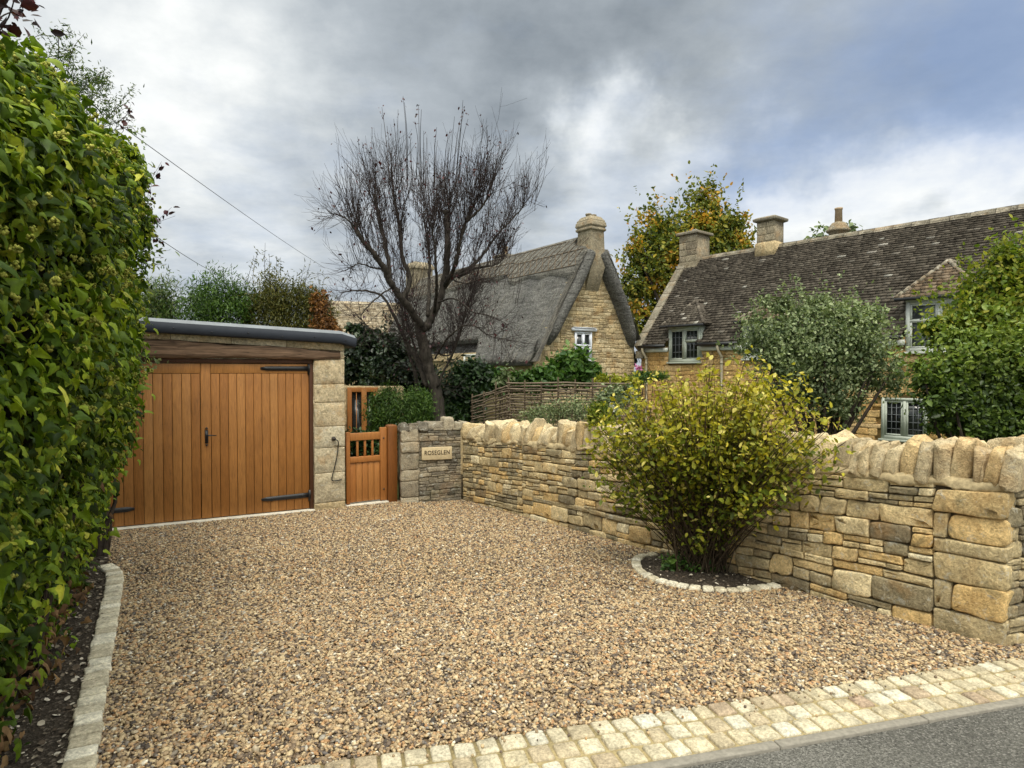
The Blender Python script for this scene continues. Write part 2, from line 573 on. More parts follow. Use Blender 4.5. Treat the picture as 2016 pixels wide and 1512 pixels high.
MT['parapet'] = stone_mat('parapet_stone', [(.20, .175, .13), (.28, .245, .19)], lichen=0.5, ochre=0.25, nscale=3)
MT['thatch'] = thatch_mat('thatch', (.175, .172, .165), (.235, .228, .21))
MT['ridge'] = thatch_mat('thatch_ridge', (.19, .183, .168), (.26, .245, .21))
MT['reed'] = plain('hazel_rod', (.16, .125, .092), 0.85, 0.15, 0, 0.35, 12, 0.2)
MT['oak'] = wood_mat('stained_oak', [(.29, .118, .028), (.345, .15, .040), (.40, .185, .054)], 0.5, contrast=0.38)
MT['oakgate'] = wood_mat('gate_oak', [(.31, .112, .026), (.36, .14, .036), (.41, .175, .050)], 0.45, contrast=0.28)
MT['beam'] = wood_mat('old_beam', [(.17, .105, .066), (.23, .15, .098)], 0.85, grain=(0.9, 0.9, 16), contrast=1.0, gs=3.2)
MT['darkwood'] = wood_mat('dark_frame', [(.07, .028, .012), (.085, .034, .015)], 0.6)
MT['iron'] = plain('black_iron', (.012, .012, .014), 0.45, 0.5, 0, 0.2, 40, 0.2)
MT['fascia'] = plain('grey_fascia', (.030, .035, .047), 0.6, 0.2, 0, 0.12, 6, 0.05)
MT['roofing'] = plain('grey_roofing', (.19, .205, .225), 0.6, 0.35, 0, 0.18, 5, 0.1)
MT['render'] = plain('pale_sill', (.62, .58, .49), 0.9, 0.15, 0, 0.15, 12, 0.2)
MT['setts'] = stone_mat('sandstone_setts', None, [(0, (.38, .28, .20)), (.06, (.42, .34, .23)), (.3, (.49, .42, .285)), (.75, (.55, .49, .36)), (1, (.58, .55, .46))], lichen=0.0, ochre=0.0, nscale=8, bump=0.35)
MT['edging'] = stone_mat('pale_setts', [(.50, .44, .32), (.63, .57, .43), (.74, .69, .56)], lichen=0.08, ochre=0.0, nscale=7, bump=0.4)
MT['sandjoint'] = plain('sandy_joint', (.33, .265, .14), 0.95, 0.1, 0, 0.3, 60, 0.4)
MT['kerb'] = plain('grey_kerb', (.24, .22, .185), 0.9, 0.15, 0, 0.2, 40, 0.4)
MT['glass'] = glass_mat('window_glass')
MT['glasspale'] = glass_mat('window_glass_pale', (.10, .11, .11))
MT['bluewhite'] = plain('white_paint', (.66, .69, .76), 0.5, 0.35, 0, 0.06, 10, 0.05)
MT['sage'] = plain('sage_paint', (.40, .43, .37), 0.5, 0.35, 0, 0.08, 10, 0.05)
MT['palepaint'] = plain('pale_paint', (.58, .60, .55), 0.5, 0.35, 0, 0.08, 10, 0.05)
MT['pipe'] = plain('buff_pipe', (.42, .37, .27), 0.6, 0.3, 0, 0.15, 10, 0.1)
MT['lead'] = plain('lead_flashing', (.16, .17, .18), 0.6, 0.3, 0, 0.2, 10, 0.1)
MT['plaque'] = plain('carved_plaque', (.56, .45, .28), 0.85, 0.15, 0, 0.15, 20, 0.2)
MT['letter'] = plain('cut_letter', (.045, .03, .018), 0.8, 0.2, 0, 0.1, 20, 0.0)
MT['terra'] = plain('terracotta', (.44, .33, .22), 0.85, 0.2, 0, 0.2, 10, 0.2)
MT['rubber'] = plain('black_cable', (.015, .015, .015), 0.5, 0.4, 0, 0.1, 30, 0.0)
MT['grassy'] = plain('garden_soil_grass', (.05, .065, .022), 0.95, 0.1, 0, 0.5, 3, 0.5)


def gravel_mat():
    m, t = nmat('pea_gravel')
    n = N(t)
    c = n.ramp(n.attr(), [(0, (.06, .048, .040)), (.13, (.135, .10, .073)), (.28, (.25, .178, .112)), (.46, (.375, .273, .158)), (.64, (.52, .405, .24)),
                          (.76, (.38, .21, .10)), (.83, (.45, .29, .14)), (.90, (.62, .50, .32)), (.95, (.13, .115, .11)), (1, (.76, .69, .54))])
    v = n.noise(n.coord(), 55, 3)
    c = n.mix(1.0, c, n.ramp(v, [(0.3, 0.7), (0.7, 1.25)]), 'MULTIPLY')
    n.out(n.prin(c, 0.62, spec=0.3))
    return m


def ground_mat(name, a, b, sc, bump=0.6, rough=0.95, speck=None, dist=0.01):
    m, t = nmat(name)
    n = N(t)
    co = n.coord()
    f = n.noise(co, sc, 6, 0.75)
    g_ = n.noise(co, 1.1, 4, 0.6)
    c = n.mix(n.ramp(f, [(0.35, 0.0), (0.65, 1.0)]), a, b)
    c = n.mix(1.0, c, n.ramp(g_, [(0.3, 0.75), (0.7, 1.2)]), 'MULTIPLY')
    if speck:
        vo = n.new('ShaderNodeTexVoronoi', {'Vector': co, 'Scale': speck[0]})
        k = n.new('ShaderNodeSeparateColor', {0: vo.outputs['Color']}).outputs[0]
        c = n.mix(n.math('MULTIPLY', n.ramp(k, [(0.80, 0.0), (0.9, 1.0)]), speck[2]), c, speck[1])
        f = n.math('ADD', f, n.math('MULTIPLY', vo.outputs['Distance'], 1.0))
    n.out(n.prin(c, rough, n.bump(f, bump, dist), 0.25))
    return m


MT['gravel'] = gravel_mat()
MT['gravelbase'] = ground_mat('gravel_base', (.10, .075, .05), (.30, .21, .13), 60)
MT['asphalt'] = ground_mat('asphalt', (.060, .058, .052), (.25, .24, .212), 75, 1.0, 0.9, (120, (.36, .34, .31), 0.55), 0.012)
MT['soil'] = ground_mat('dark_soil', (.022, .017, .012), (.075, .058, .042), 45, 1.0, 0.95, (70, (.22, .18, .14), 0.5))
MT['chip'] = leaf_mat('bark_chips', [(.05, .036, .025), (.14, .105, .075), (.32, .27, .20), (.62, .56, .46)], 0.85, 0.0, 0.15)

# ------------------------------------------------------------------ templates
def tmpl(V, F):
    by = {}
    for f in F:
        by.setdefault(len(f), []).append(f)
    return np.array(V, float), [np.array(q) for q in by.values()]


def _ivy():
    half = [(.04, -.02), (.20, -.13), (.36, -.10), (.50, .10), (.40, .22), (.30, .34), (.24, .50), (.16, .72), (.07, .90)]
    out = [(0, .02)] + half + [(0, 1.0)] + [(-x, y) for x, y in half[::-1]]
    V = [(0, .30, .03)] + [(x * .45, .30 + (y - .30) * .5, .035 - abs(x) * .10) for x, y in out] + [(x, y, -.34 * abs(x) - .22 * max(0, y - .35) ** 1.5 * 1.6) for x, y in out]
    k_ = len(out)
    F_ = [(0, 1 + i, 1 + (i + 1) % k_) for i in range(k_)] + [(1 + i, 1 + k_ + i, 1 + k_ + (i + 1) % k_, 1 + (i + 1) % k_) for i in range(k_)]
    return tmpl(V, F_)


IVY_OLD = tmpl([(0, .32, .05), (0, 0, 0), (.30, -.14, -.08), (.52, .14, -.14), (.27, .42, -.03), (0, 1, -.16), (-.27, .42, -.03), (-.52, .14, -.14), (-.30, -.14, -.08)],
           [(0, 1, 2), (0, 2, 3), (0, 3, 4), (0, 4, 5), (0, 5, 6), (0, 6, 7), (0, 7, 8), (0, 8, 1)])
IVY = _ivy()
OVAL = tmpl([(0, 0, 0), (.27, .28, .06), (.23, .66, .05), (0, 1, -.08), (-.23, .66, .05), (-.27, .28, .06)], [(0, 1, 2, 3), (0, 3, 4, 5)])
NARROW = tmpl([(0, 0, 0), (.12, .4, .05), (0, 1, -.1), (-.12, .4, .05)], [(0, 1, 2), (0, 2, 3)])
DIAM = tmpl([(0, 0, 0), (.32, .45, .1), (0, 1, -.05), (-.32, .45, .1)], [(0, 1, 2), (0, 2, 3)])


def ico(sub=0):
    g = (1 + 5 ** .5) / 2
    V = [(-1, g, 0), (1, g, 0), (-1, -g, 0), (1, -g, 0), (0, -1, g), (0, 1, g), (0, -1, -g), (0, 1, -g), (g, 0, -1), (g, 0, 1), (-g, 0, -1), (-g, 0, 1)]
    Fc = [(0, 11, 5), (0, 5, 1), (0, 1, 7), (0, 7, 10), (0, 10, 11), (1, 5, 9), (5, 11, 4), (11, 10, 2), (10, 7, 6), (7, 1, 8), (3, 9, 4), (3, 4, 2), (3, 2, 6), (3, 6, 8), (3, 8, 9), (4, 9, 5), (2, 4, 11), (6, 2, 10), (8, 6, 7), (9, 8, 1)]
    V = [unit(v) for v in V]
    return np.array(V), [np.array(Fc)]


ICO = ico()
OCT = tmpl([(1, 0, 0), (-1, 0, 0), (0, 1, 0), (0, -1, 0), (0, 0, 1), (0, 0, -1)],
           [(0, 2, 4), (2, 1, 4), (1, 3, 4), (3, 0, 4), (2, 0, 5), (1, 2, 5), (3, 1, 5), (0, 3, 5)])


def leaves(m, pts, nrm, size, tpl, jit=0.7, tip=None, tipj=0.6, r=None, svar=0.3):
    k = len(pts)
    nn = rows_unit(rows_unit(np.asarray(nrm, float)) + rng.normal(0, jit, (k, 3)))
    t = rng.normal(0, 1, (k, 3)) if tip is None else np.asarray(tip, float) + rng.normal(0, tipj, (k, 3))
    t = rows_unit(t - nn * (t * nn).sum(1, keepdims=True))
    b = np.cross(t, nn)
    sz = size * np.clip(1 + rng.normal(0, svar, k), .45, 1.9)
    M = np.stack([b, t, nn], -1) * sz[:, None, None]
    m.inst(tpl[0], tpl[1], M, np.asarray(pts), rng.random(k) if r is None else r)


def blobs(lobes, Y, depth=0.8):
    out = []
    for l in lobes:
        px, py, rx, ry = l[:4]
        y = Y + (l[4] if len(l) > 4 else 0)
        out.append((P(px, py, y), np.array([rx * y / F_PX, min(rx, ry) * depth * y / F_PX, ry * y / F_PX])))
    return out


def plant(name, label, cat, lobes, Y, mat, size, n, base=None, tpl=OVAL, K=26, clus=0.34, depth=0.8, jit=0.7, tip=None, stems=None, sprig=0,
          stem_r=0.02, stem_mat='stem', group=None, inner=0.15, keep=None, crown='foliage', trunk='stem', rfun=None, upn=0.5):
    bl = blobs(lobes, Y, depth)
    vol = np.array([max(b[1][0] * b[1][2], 1e-4) for b in bl])
    if base is None:
        c = bl[0][0]
        base = np.array([c[0], c[1], gz(c[1])])
    root = thing(name, label, cat, base, group)
    m = MB()
    cents = []
    for (c, rad), fr_ in zip(bl, vol / vol.sum()):
        k = max(5, int(K * len(bl) * fr_))
        d = rows_unit(rng.normal(0, 1, (k, 3)))
        rr = rng.uniform(inner, 1.0, (k, 1)) ** 0.5
        cc = c + d * rr * rad * 0.86
        nl = max(20, int(n * fr_))
        wts = rng.uniform(.3, 1.7, k)
        idx = rng.choice(k, nl, p=wts / wts.sum())
        sg = clus * rad
        p = cc[idx] + rng.normal(0, 1, (nl, 3)) * sg * 0.62
        nr = (p - c) / rad
        nr = rows_unit(nr) + np.array([0, 0, upn])
        ok = p[:, 2] > base[2] + 0.02
        if keep is not None:
            ok &= keep(p)
        p, nr = p[ok], nr[ok]
        rr_ = None if rfun is None else rfun(p, rng.random(len(p)))
        leaves(m, p, nr, size, tpl, jit, None if tip is None else np.broadcast_to(tip, p.shape), r=rr_)
        cents += list(cc)
    for _ in range(sprig):
        c, rad = bl[rng.choice(len(bl), p=vol / vol.sum())]
        d = rows_unit(rng.normal(0, 1, (1, 3)) + [0, -.2, .45])[0]
        p0 = c + d * rad * rng.uniform(.75, 1.0)
        L_ = size * rng.uniform(3, 9)
        dr = unit(d * .6 + np.array([0, 0, .8]) + rng.normal(0, .35, 3))
        k = int(rng.integers(9, 20))
        p = p0 + dr * (L_ * rng.uniform(-.3, 1, k))[:, None] + rng.normal(0, size * .35, (k, 3))
        leaves(m, p, rng.normal(0, 1, (k, 3)) + [0, 0, .5], size * .95, tpl, .5, dr * .7 + rng.normal(0, .7, (k, 3)), .3, np.clip(rng.random(k) * .7 + .3, 0, 1) if rfun is None else rfun(p, rng.random(k)))
    m.build(crown, MT[mat], root)
    st = MB()
    ns = stems or 7
    pick = random.sample(range(len(cents)), min(ns, len(cents)))
    for q in pick:
        e_ = cents[q]
        b0 = base + rng.normal(0, 1, 3) * np.array([.04, .04, 0]) * (1 if trunk == 'stem' else .3)
        mid = b0 * .45 + e_ * .55 + rng.normal(0, .06, 3) * np.linalg.norm(e_ - b0)
        tt = np.linspace(0, 1, 7)[:, None]
        pts = (1 - tt) ** 2 * b0 + 2 * tt * (1 - tt) * mid + tt ** 2 * e_
        st.tube(pts, np.linspace(stem_r, stem_r * .3, 7), 5)
        if trunk == 'stem' and ns < 5:
            st.build('stem', MT[stem_mat], root, smooth=True)
            st = MB()
    if st.n:
      st.build(trunk, MT[stem_mat], root, smooth=True)
    return root


def outline(hs, ht, c):
    """rounded rectangle, 22 points"""
    c = min(c, hs * .95, ht * .95)
    P_ = []
    for sx, sy, a0 in ((1, 1, 0), (-1, 1, 90), (-1, -1, 180), (1, -1, 270)):
        for k_ in (0, 30, 60, 90):
            t_ = math.radians(a0 + k_)
            P_.append((sx * (hs - c) + c * math.cos(t_), sy * (ht - c) + c * math.sin(t_)))
        if sx * sy > 0:
            P_ += [(sx * (hs - c) * .4, sy * ht), (-sx * (hs - c) * .35, sy * ht)]
        else:
            P_.append((sx * hs, 0.0))
    return np.array(P_)


_k = 22
GRP = np.array([0] * 4 + [1, 2] + [3] * 4 + [4] + [5] * 4 + [6, 7] + [8] * 4 + [9])


def gnoise(sd):
    return rng.normal(0, sd, 10)[GRP]


_i = np.arange(_k)
_i2 = (_i + 1) % _k
RINGF = [np.concatenate([np.stack([rI * _k + _i, rI * _k + _i2, rI * _k + _k + _i2, rI * _k + _k + _i], 1) for rI in range(4)]),
         np.stack([4 * _k + _i, 4 * _k + _i2, np.full(_k, 5 * _k)], 1)]


def stone(m, O, u, v, n, s0, s1, t0, t1, depth=0.1, proud=0.012, rough=1.0, wav=None, r=None, cr=None):
    hs, ht = (s1 - s0) / 2, (t1 - t0) / 2
    if hs <= 0.004 or ht <= 0.004:
        return
    cs, ct = (s0 + s1) / 2, (t0 + t1) / 2
    mn = min(hs, ht)
    cr = mn * rng.uniform(.12, .48) if cr is None else cr
    jx = gnoise(0.05 * rough * mn) + rng.normal(0, .012 * rough * mn, _k)
    jy = gnoise(0.055 * rough * mn) + rng.normal(0, .012 * rough * mn, _k)
    pr = proud * rng.uniform(0.2, 1.9)
    bev = min(mn * .3, 0.010)
    tp, sk = rng.normal(0, .05 * rough), rng.normal(0, .10 * rough)
    rings = []
    pc_ = pr + rng.uniform(-.1, .5) * min(mn, .07) * .08
    for inset, dd in ((0, -depth), (0, pr - bev * .9), (bev * .35, pr - bev * .3), (bev, pr), (mn * .6, pc_)):
        o2 = outline(max(hs - inset, hs * .2), max(ht - inset, ht * .2), max(cr - inset * .5, .002))
        x = cs + o2[:, 0] + jx + sk * o2[:, 1]
        y = ct + o2[:, 1] * (1 + tp * o2[:, 0] / hs) + jy
        rings.append(np.stack([x, y, np.full(_k, dd) + (gnoise(.0016 * rough) if dd > -depth else 0)], 1))
    rings.append(np.array([[cs, ct, pc_]]))
    L = np.concatenate(rings)
    if wav is not None:
        L[:, 1] += wav(L[:, 0], L[:, 1])
    V = O + L[:, :1] * u + L[:, 1:2] * v + L[:, 2:] * n
    m.add(V, RINGF, rng.random() if r is None else r)


def stones(m, O, u, v, n, L, Ht, ch=(.11, .18), big=(.2, .42), small=(.1, .3), psub=.5, gap=.010, inside=None, depth=.1, proud=.012,
           rough=1.0, wave=0.012, rgen=None, s_start=0.0):
    ph = rng.uniform(0, 6, 4)
    wav = (lambda s_, t_: wave * (np.sin(s_ * 2.1 + ph[0]) + .6 * np.sin(s_ * 5.3 + ph[1] + t_ * 4))) if wave else None
    t = 0.0
    while t < Ht - 0.02:
        h = min(rng.uniform(*ch), Ht - t)
        if Ht - t - h < ch[0] * .5:
            h = Ht - t
        s_ = s_start - rng.uniform(0, .15)
        while s_ < L - .01:
            wd = rng.uniform(*big)
            if L - s_ - wd < small[0]:
                wd = L - s_
            s0 = max(s_, s_start)
            if h > ch[0] * .9 and rng.random() < psub:
                kk = 2 if (h < .16 or rng.random() < .6) else 3
                cuts = np.concatenate([[0], np.sort(rng.uniform(.3, .7, kk - 1)) if kk == 2 else np.array([rng.uniform(.25, .4), rng.uniform(.6, .75)]), [1]]) * h
                for a, b in zip(cuts[:-1], cuts[1:]):
                    x = s0
                    while x < s_ + wd - .005:
                        w2 = rng.uniform(*small)
                        if s_ + wd - x - w2 < small[0] * .7:
                            w2 = s_ + wd - x
                        if inside is None or inside(x + w2 / 2, t + (a + b) / 2):
                            stone(m, O, u, v, n, x + gap / 2, x + w2 - gap / 2, t + a + gap / 2, t + b - gap / 2, depth, proud, rough, wav, None if rgen is None else rgen())
                        x += w2
            else:
                if inside is None or inside((s0 + s_ + wd) / 2, t + h / 2):
                    stone(m, O, u, v, n, s0 + gap / 2, s_ + wd - gap / 2, t + gap / 2, t + h - gap / 2, depth, proud, rough, wav, None if rgen is None else rgen())
            s_ += wd
        t += h


def rock(hx, hy, hz, e=0.3, na=20, nb=13, bump=0.09, peak=0.0):
    """hewn upright slab, z up"""
    th = np.linspace(-PI / 2, PI / 2, nb)
    ph = np.arange(na) * 2 * PI / na
    sg = lambda x, p: np.sign(x) * np.abs(x) ** p
    T, Q = np.meshgrid(th, ph, indexing='ij')
    x = sg(np.cos(T), e) * sg(np.cos(Q), e)
    y = sg(np.cos(T), e) * sg(np.sin(Q), e)
    z = sg(np.sin(T), e * 1.25)
    V = np.stack([x, y, z], -1).reshape(-1, 3)
    B = V.copy()
    for amp, fq in ((bump, 1.7), (bump * .55, 3.6), (bump * .3, 8.0)):
        k1 = rng.normal(0, fq, (4, 3))
        p1 = rng.uniform(0, 6, (4, 3))
        for i in range(4):
            V = V + np.sin((B @ k1[i])[:, None] + p1[i]) * amp * .5
    V += rng.normal(0, bump * .16, V.shape)
    f = np.clip((B[:, 2] + .2) / 1.2, 0, 1)
    V[:, 2] += f * (B[:, 0] * rng.normal(0, .16) + B[:, 1] * rng.normal(0, .12))
    if peak:
        V[:, 0] *= 1 - peak * f * rng.uniform(.3, 1)
        V[:, 1] *= 1 - peak * f
    V = V * np.array([hx, hy, hz])
    V[:, 2] = np.maximum(V[:, 2], -hz * 1.02)
    i = np.arange(nb - 1)[:, None] * na
    j = np.arange(na)[None]
    j2 = (j + 1) % na
    return V, [np.stack([i + j, i + j2, i + na + j2, i + na + j], -1).reshape(-1, 4)]


def inpoly(x, y, poly):
    poly = np.asarray(poly)
    r_ = np.zeros(np.shape(x), bool)
    j = len(poly) - 1
    for i in range(len(poly)):
        xi, yi, xj, yj = *poly[i][:2], *poly[j][:2]
        c = ((yi > y) != (yj > y)) & (x < (xj - xi) * (y - yi) / (yj - yi + 1e-12) + xi)
        r_ ^= c
        j = i
    return r_


def smooth(a, b, x):
    t = np.clip((x - a) / (b - a), 0, 1)
    return t * t * (3 - 2 * t)


def polyline(pts, n):
    pts = np.asarray(pts, float)
    d = np.concatenate([[0], np.cumsum(np.linalg.norm(np.diff(pts, axis=0), axis=1))])
    s_ = np.linspace(0, d[-1], n)
    return np.stack([np.interp(s_, d, pts[:, i]) for i in range(pts.shape[1])], 1)


def catmull(pts, n):
    p = np.asarray(pts, float)
    p = np.vstack([2 * p[0] - p[1], p, 2 * p[-1] - p[-2]])
    out = []
    m_ = len(p) - 3
    for i in range(n):
        t = i / (n - 1) * m_
        k = min(int(t), m_ - 1)
        f = t - k
        a, b, c, d = p[k:k + 4]
        out.append(.5 * ((2 * b) + (-a + c) * f + (2 * a - 5 * b + 4 * c - d) * f * f + (-a + 3 * b - 3 * c + d) * f ** 3))
    return np.array(out)

# ------------------------------------------------------------------ terrain, lane, drive
ys = np.array([-40, -20, -8, 0, 4, 8, 12, 20, 40, 80, 200, 900.0])
xs = np.array([-900, -200, -60, -20, -8, 0, 8, 20, 60, 200, 900.0])
m = MB()
V = [(x, y, gz(y) - 0.05) for y in ys for x in xs]
nx = len(xs)
m.add(V, [(j * nx + i, j * nx + i + 1, (j + 1) * nx + i + 1, (j + 1) * nx + i) for j in range(len(ys) - 1) for i in range(nx - 1)], 0.5)
m.build('ground', MT['grassy'], kind='structure')

KL = unit(G(2016, 1295) - G(600, 1512))            # direction of the lane edge
KN = unit(np.cross([0, 0, 1], KL))                # towards the drive
K0 = G(600, 1512)                                 # drive-side edge of the setts


def kpt(a, b, c=0.0):
    p = K0 + KL * a + KN * b
    return np.array([p[0], p[1], gz(p[1]) + c])


def sheet(name, pts, lift, mat, kind='structure', sub=None):
    mm = MB()
    mm.add([(p[0], p[1], gz(p[1]) + lift) for p in pts], [tuple(range(len(pts)))], 0.5)
    return mm.build(name, mat, kind=kind)


m = MB()
for i in range(60):
    a = -9 + i * 0.4
    m.add([kpt(a, -.442 - 8, .0), kpt(a + .4, -.442 - 8, .0), kpt(a + .4, -.442, -.004), kpt(a, -.442, -.004)], [(0, 1, 2, 3)], .5)
m.build('road', MT['asphalt'], kind='structure')
m = MB()
a = -3.0
while a < 9:
    L_ = rng.uniform(.75, .95)
    m.hexa([kpt(a + (L_ - .006) * i, -.44 + .056 * j, -.06 + (.072 + rng.normal(0, .001)) * k) for k in (0, 1) for j in (0, 1) for i in (0, 1)], rng.random())
    a += L_
m.build('kerb', MT['kerb'], kind='structure', bevel=.006)
m = MB()
m.hexa([kpt(-3 + 12 * i, -.383 + .40 * j, -.08 + .083 * k) for k in (0, 1) for j in (0, 1) for i in (0, 1)], .5)
m.build('paving_bed', MT['sandjoint'], kind='structure')


def sett(mm, p, u, v, hu, hv, top, r=None, dep=.05):
    """rounded paving block at ground point p"""
    j = gnoise(.012)[:, None]
    rings = []
    tw = rng.normal(0, .04)
    tilt = rng.normal(0, .012, 2)
    for ins, z in ((0, -dep), (0, top - .009), (.004, top - .003), (.011, top), (.035, top + .002)):
        o2 = outline(max(hu - ins, .01), max(hv - ins, .01), .011) * (1 + j)
        x, y = o2[:, 0], o2[:, 1]
        x, y = x - tw * y, y + tw * x
        zz = np.full(_k, z) + (x * tilt[0] + y * tilt[1] if z > 0 else 0) + (gnoise(.0009) if z > 0 else 0)
        rings.append(np.stack([x, y, zz], 1))
    rings.append(np.array([[0, 0, top + .002]]))
    L = np.concatenate(rings)
    V = p + L[:, :1] * u + L[:, 1:2] * v
    V[:, 2] += L[:, 2]
    mm.add(V, RINGF, rng.random() if r is None else r)


m = MB()
for row in range(3):
    a = -2.5 + rng.uniform(0, .1)
    while a < 7.5:
        L_ = rng.uniform(.095, .135)
        sett(m, kpt(a + L_ / 2, -.062 - row * .128 + rng.normal(0, .002)), KL, KN, L_ / 2 - .0085, .0535, .017 + rng.normal(0, .002))
        a += L_
m.build('sett_paving', MT['setts'], kind='structure', smooth=True)

# edgings of the two beds
ED = [G(120, 1700), G(157, 1512), G(190, 1339), G(210, 1237), G(225, 1152), G(222, 1128), G(205, 1118)]
AR = [G(1292, 1095), G(1262, 1099), G(1252, 1112), G(1265, 1132), G(1305, 1149), G(1370, 1162), G(1440, 1166), G(1490, 1162), G(1532, 1156)]


def edging(name, pts, label, step, wid, a0=0.0):
    c = catmull(pts, 160)
    c = polyline(c, max(4, int(np.sum(np.linalg.norm(np.diff(c, axis=0), axis=1)) / step) + 1))
    mm = MB()
    for p, q in zip(c[:-1], c[1:]):
        u = unit(q - p)
        v = unit(np.cross([0, 0, 1], u))
        sett(mm, (p + q) / 2 + rng.normal(0, .002, 3) * [1, 1, 0], u, v, np.linalg.norm(q - p) / 2 - .0065, wid / 2 + rng.normal(0, .002), .034 + rng.normal(0, .002), dep=.06)
    return mm.build(name, MT['edging'], smooth=True, label=label, cat='edging', base=c[0])


edging('bed_edging', ED, 'straight line of pale setts edging the dark soil bed under the ivy hedge', .112, .128)
edging('bed_edging', AR, 'curved line of pale setts edging the half-round bed around the yellow-green shrub', .10, .085)

WA, WB = G(912, 985), G(1975, 1275)               # base of the dry stone wall
GL, GR = G(218, 1046), G(680, 1000)               # base of the garage front
HEDGE = [np.array([-1.55, .75, 0]), np.array([-1.95, 1.75, 0]), np.array([-2.62, 3.35, 0]), np.array([-3.50, 4.9, 0]), np.array([-4.30, 6.45, 0])]

left_poly = [(-7, 0.5)] + [(p[0], p[1]) for p in ED] + [(-3.95, 6.1), (-4.4, 6.7), (-7, 6.7)]
bed_poly = [(p[0], p[1]) for p in AR] + [(p[0], p[1]) for p in (G(1600, 1150), G(1420, 1060), G(1270, 1075))]
drive = [kpt(-2.2, 0), kpt(6.2, 0), WB + [.3, .1, 0], WA + [.2, .3, 0], G(790, 985), GR + [0, .12, 0], GL + unit(GL - GR) * 1.2, np.array([-6.0, 6.3, 0]), np.array([-3.2, 1.5, 0])]
sheet('drive', drive, -0.006, MT['gravelbase'])
m = MB()
pp = [p for p in left_poly]
m.add([(x, y, gz(y) + .012) for x, y in pp], [tuple(range(len(pp)))], .5)
m.build('soil_bed', MT['soil'], kind='structure')
m = MB()
m.add([(x, y, gz(y) + .014) for x, y in bed_poly], [tuple(range(len(bed_poly)))], .5)
m.build('soil_bed', MT['soil'], kind='structure')


def scatter(n, box, test, sizes, tpl, m, flat=(.55, .8), lift=.0, rr=None, layers=.012):
    x = rng.uniform(box[0], box[1], n)
    y = rng.uniform(box[2], box[3], n)
    ok = test(x, y)
    x, y = x[ok], y[ok]
    k = len(x)
    sz = np.clip(rng.lognormal(math.log(sizes[0]), sizes[1], k), sizes[0] * .45, sizes[0] * 2.1) / 2
    an = rng.uniform(0, 2 * PI, k)
    til = rng.normal(0, .33, (k, 2))
    u = np.stack([np.cos(an), np.sin(an), til[:, 0]], 1)
    v = np.stack([-np.sin(an), np.cos(an), til[:, 1]], 1)
    u = rows_unit(u)
    w_ = rows_unit(np.cross(u, v))
    v = np.cross(w_, u)
    M = np.stack([u * (sz * rng.uniform(1.0, 1.6, k))[:, None], v * (sz * rng.uniform(.6, .95, k))[:, None], w_ * (sz * rng.uniform(*flat, k))[:, None]], -1)
    pos = np.stack([x, y, -GS * np.minimum(y, 12) + lift + rng.uniform(0, layers, k)], 1)
    m.inst(tpl[0], tpl[1], M, pos, rng.random(k) if rr is None else rr(k))


dp = [(p[0], p[1]) for p in drive]


def on_drive(lo, hi):
    return lambda x, y: inpoly(x, y, dp) & ~inpoly(x, y, left_poly) & ~inpoly(x, y, bed_poly) & (y >= lo) & (y < hi) & (np.abs(x) < y * .9 + .5)


m = MB()
scatter(175000, (-3.3, 4.6, 1.9, 5.2), on_drive(0, 5.2), (.0195, .3), ICO, m, (.42, .66), lift=.0)
scatter(205000, (-6, 3.0, 5.2, 9.8), on_drive(5.2, 12), (.0235, .28), OCT, m, (.5, .75), lift=.0)
k = 150
aa, bb = rng.uniform(-.5, 5.5, k), -np.abs(rng.normal(0, .09, k)) - .005
pp_ = np.array([kpt(a_, max(b_, -.37), .024) for a_, b_ in zip(aa, bb)])
M_ = np.repeat(np.eye(3)[None], k, 0) * rng.uniform(.004, .010, (k, 1, 1))
m.inst(ICO[0], ICO[1], M_, pp_, rng.random(k))
gr = m.build('gravel', MT['gravel'], smooth=True, kind='stuff')
m = MB()
scatter(9000, (-4.6, -1.4, 1.6, 6.8), lambda x, y: inpoly(x, y, left_poly) & (x > -.62 * y - 1.0), (.045, .5), OVAL, m, (.5, 1), .02, layers=.006)
scatter(900, (.8, 2.9, 4.4, 6.6), lambda x, y: inpoly(x, y, bed_poly), (.05, .4), OVAL, m, (.5, 1), .022, layers=.01, rr=lambda k: np.clip(rng.random(k) + .15, 0, 1))
m.build('bark_mulch', MT['chip'], kind='stuff')

# ------------------------------------------------------------------ dry stone walls
def coping_row(root, O, u, L, top0, top1, s, pal, wid=(.085, .19), hgt=(.21, .31), peak=.25, lean=(-.16, .10), jag=.0, deep=.19):
    nb = unit(np.cross([0, 0, 1], u))
    uh = unit([u[0], u[1], 0])
    while s < L:
        wd = rng.uniform(*wid)
        hh = rng.uniform(*hgt) * (1 + jag * rng.normal())
        V, Fq = rock(wd / 2 + .002, deep * rng.uniform(.85, 1.1), hh / 2 + .02, e=rng.uniform(.12, .3), bump=rng.uniform(.08, .15), peak=rng.uniform(.0, peak * 2))
        an = rng.uniform(*lean)
        x = V[:, 0] * math.cos(an) + V[:, 2] * math.sin(an)
        z = -V[:, 0] * math.sin(an) + V[:, 2] * math.cos(an)
        f = (s + wd / 2) / L
        c = O + u * (s + wd / 2)
        c = np.array([c[0], c[1], top0 + (top1 - top0) * f + hh / 2 - .012]) + nb * (deep - .015 + rng.normal(0, .012))
        mm = MB()
        mm.add(c + x[:, None] * uh + V[:, 1:2] * nb + z[:, None] * np.array([0, 0, 1]), Fq, rng.random())
        mm.build('coping_stone', MT[pal], root)
        s += wd * rng.uniform(.95, 1.06)


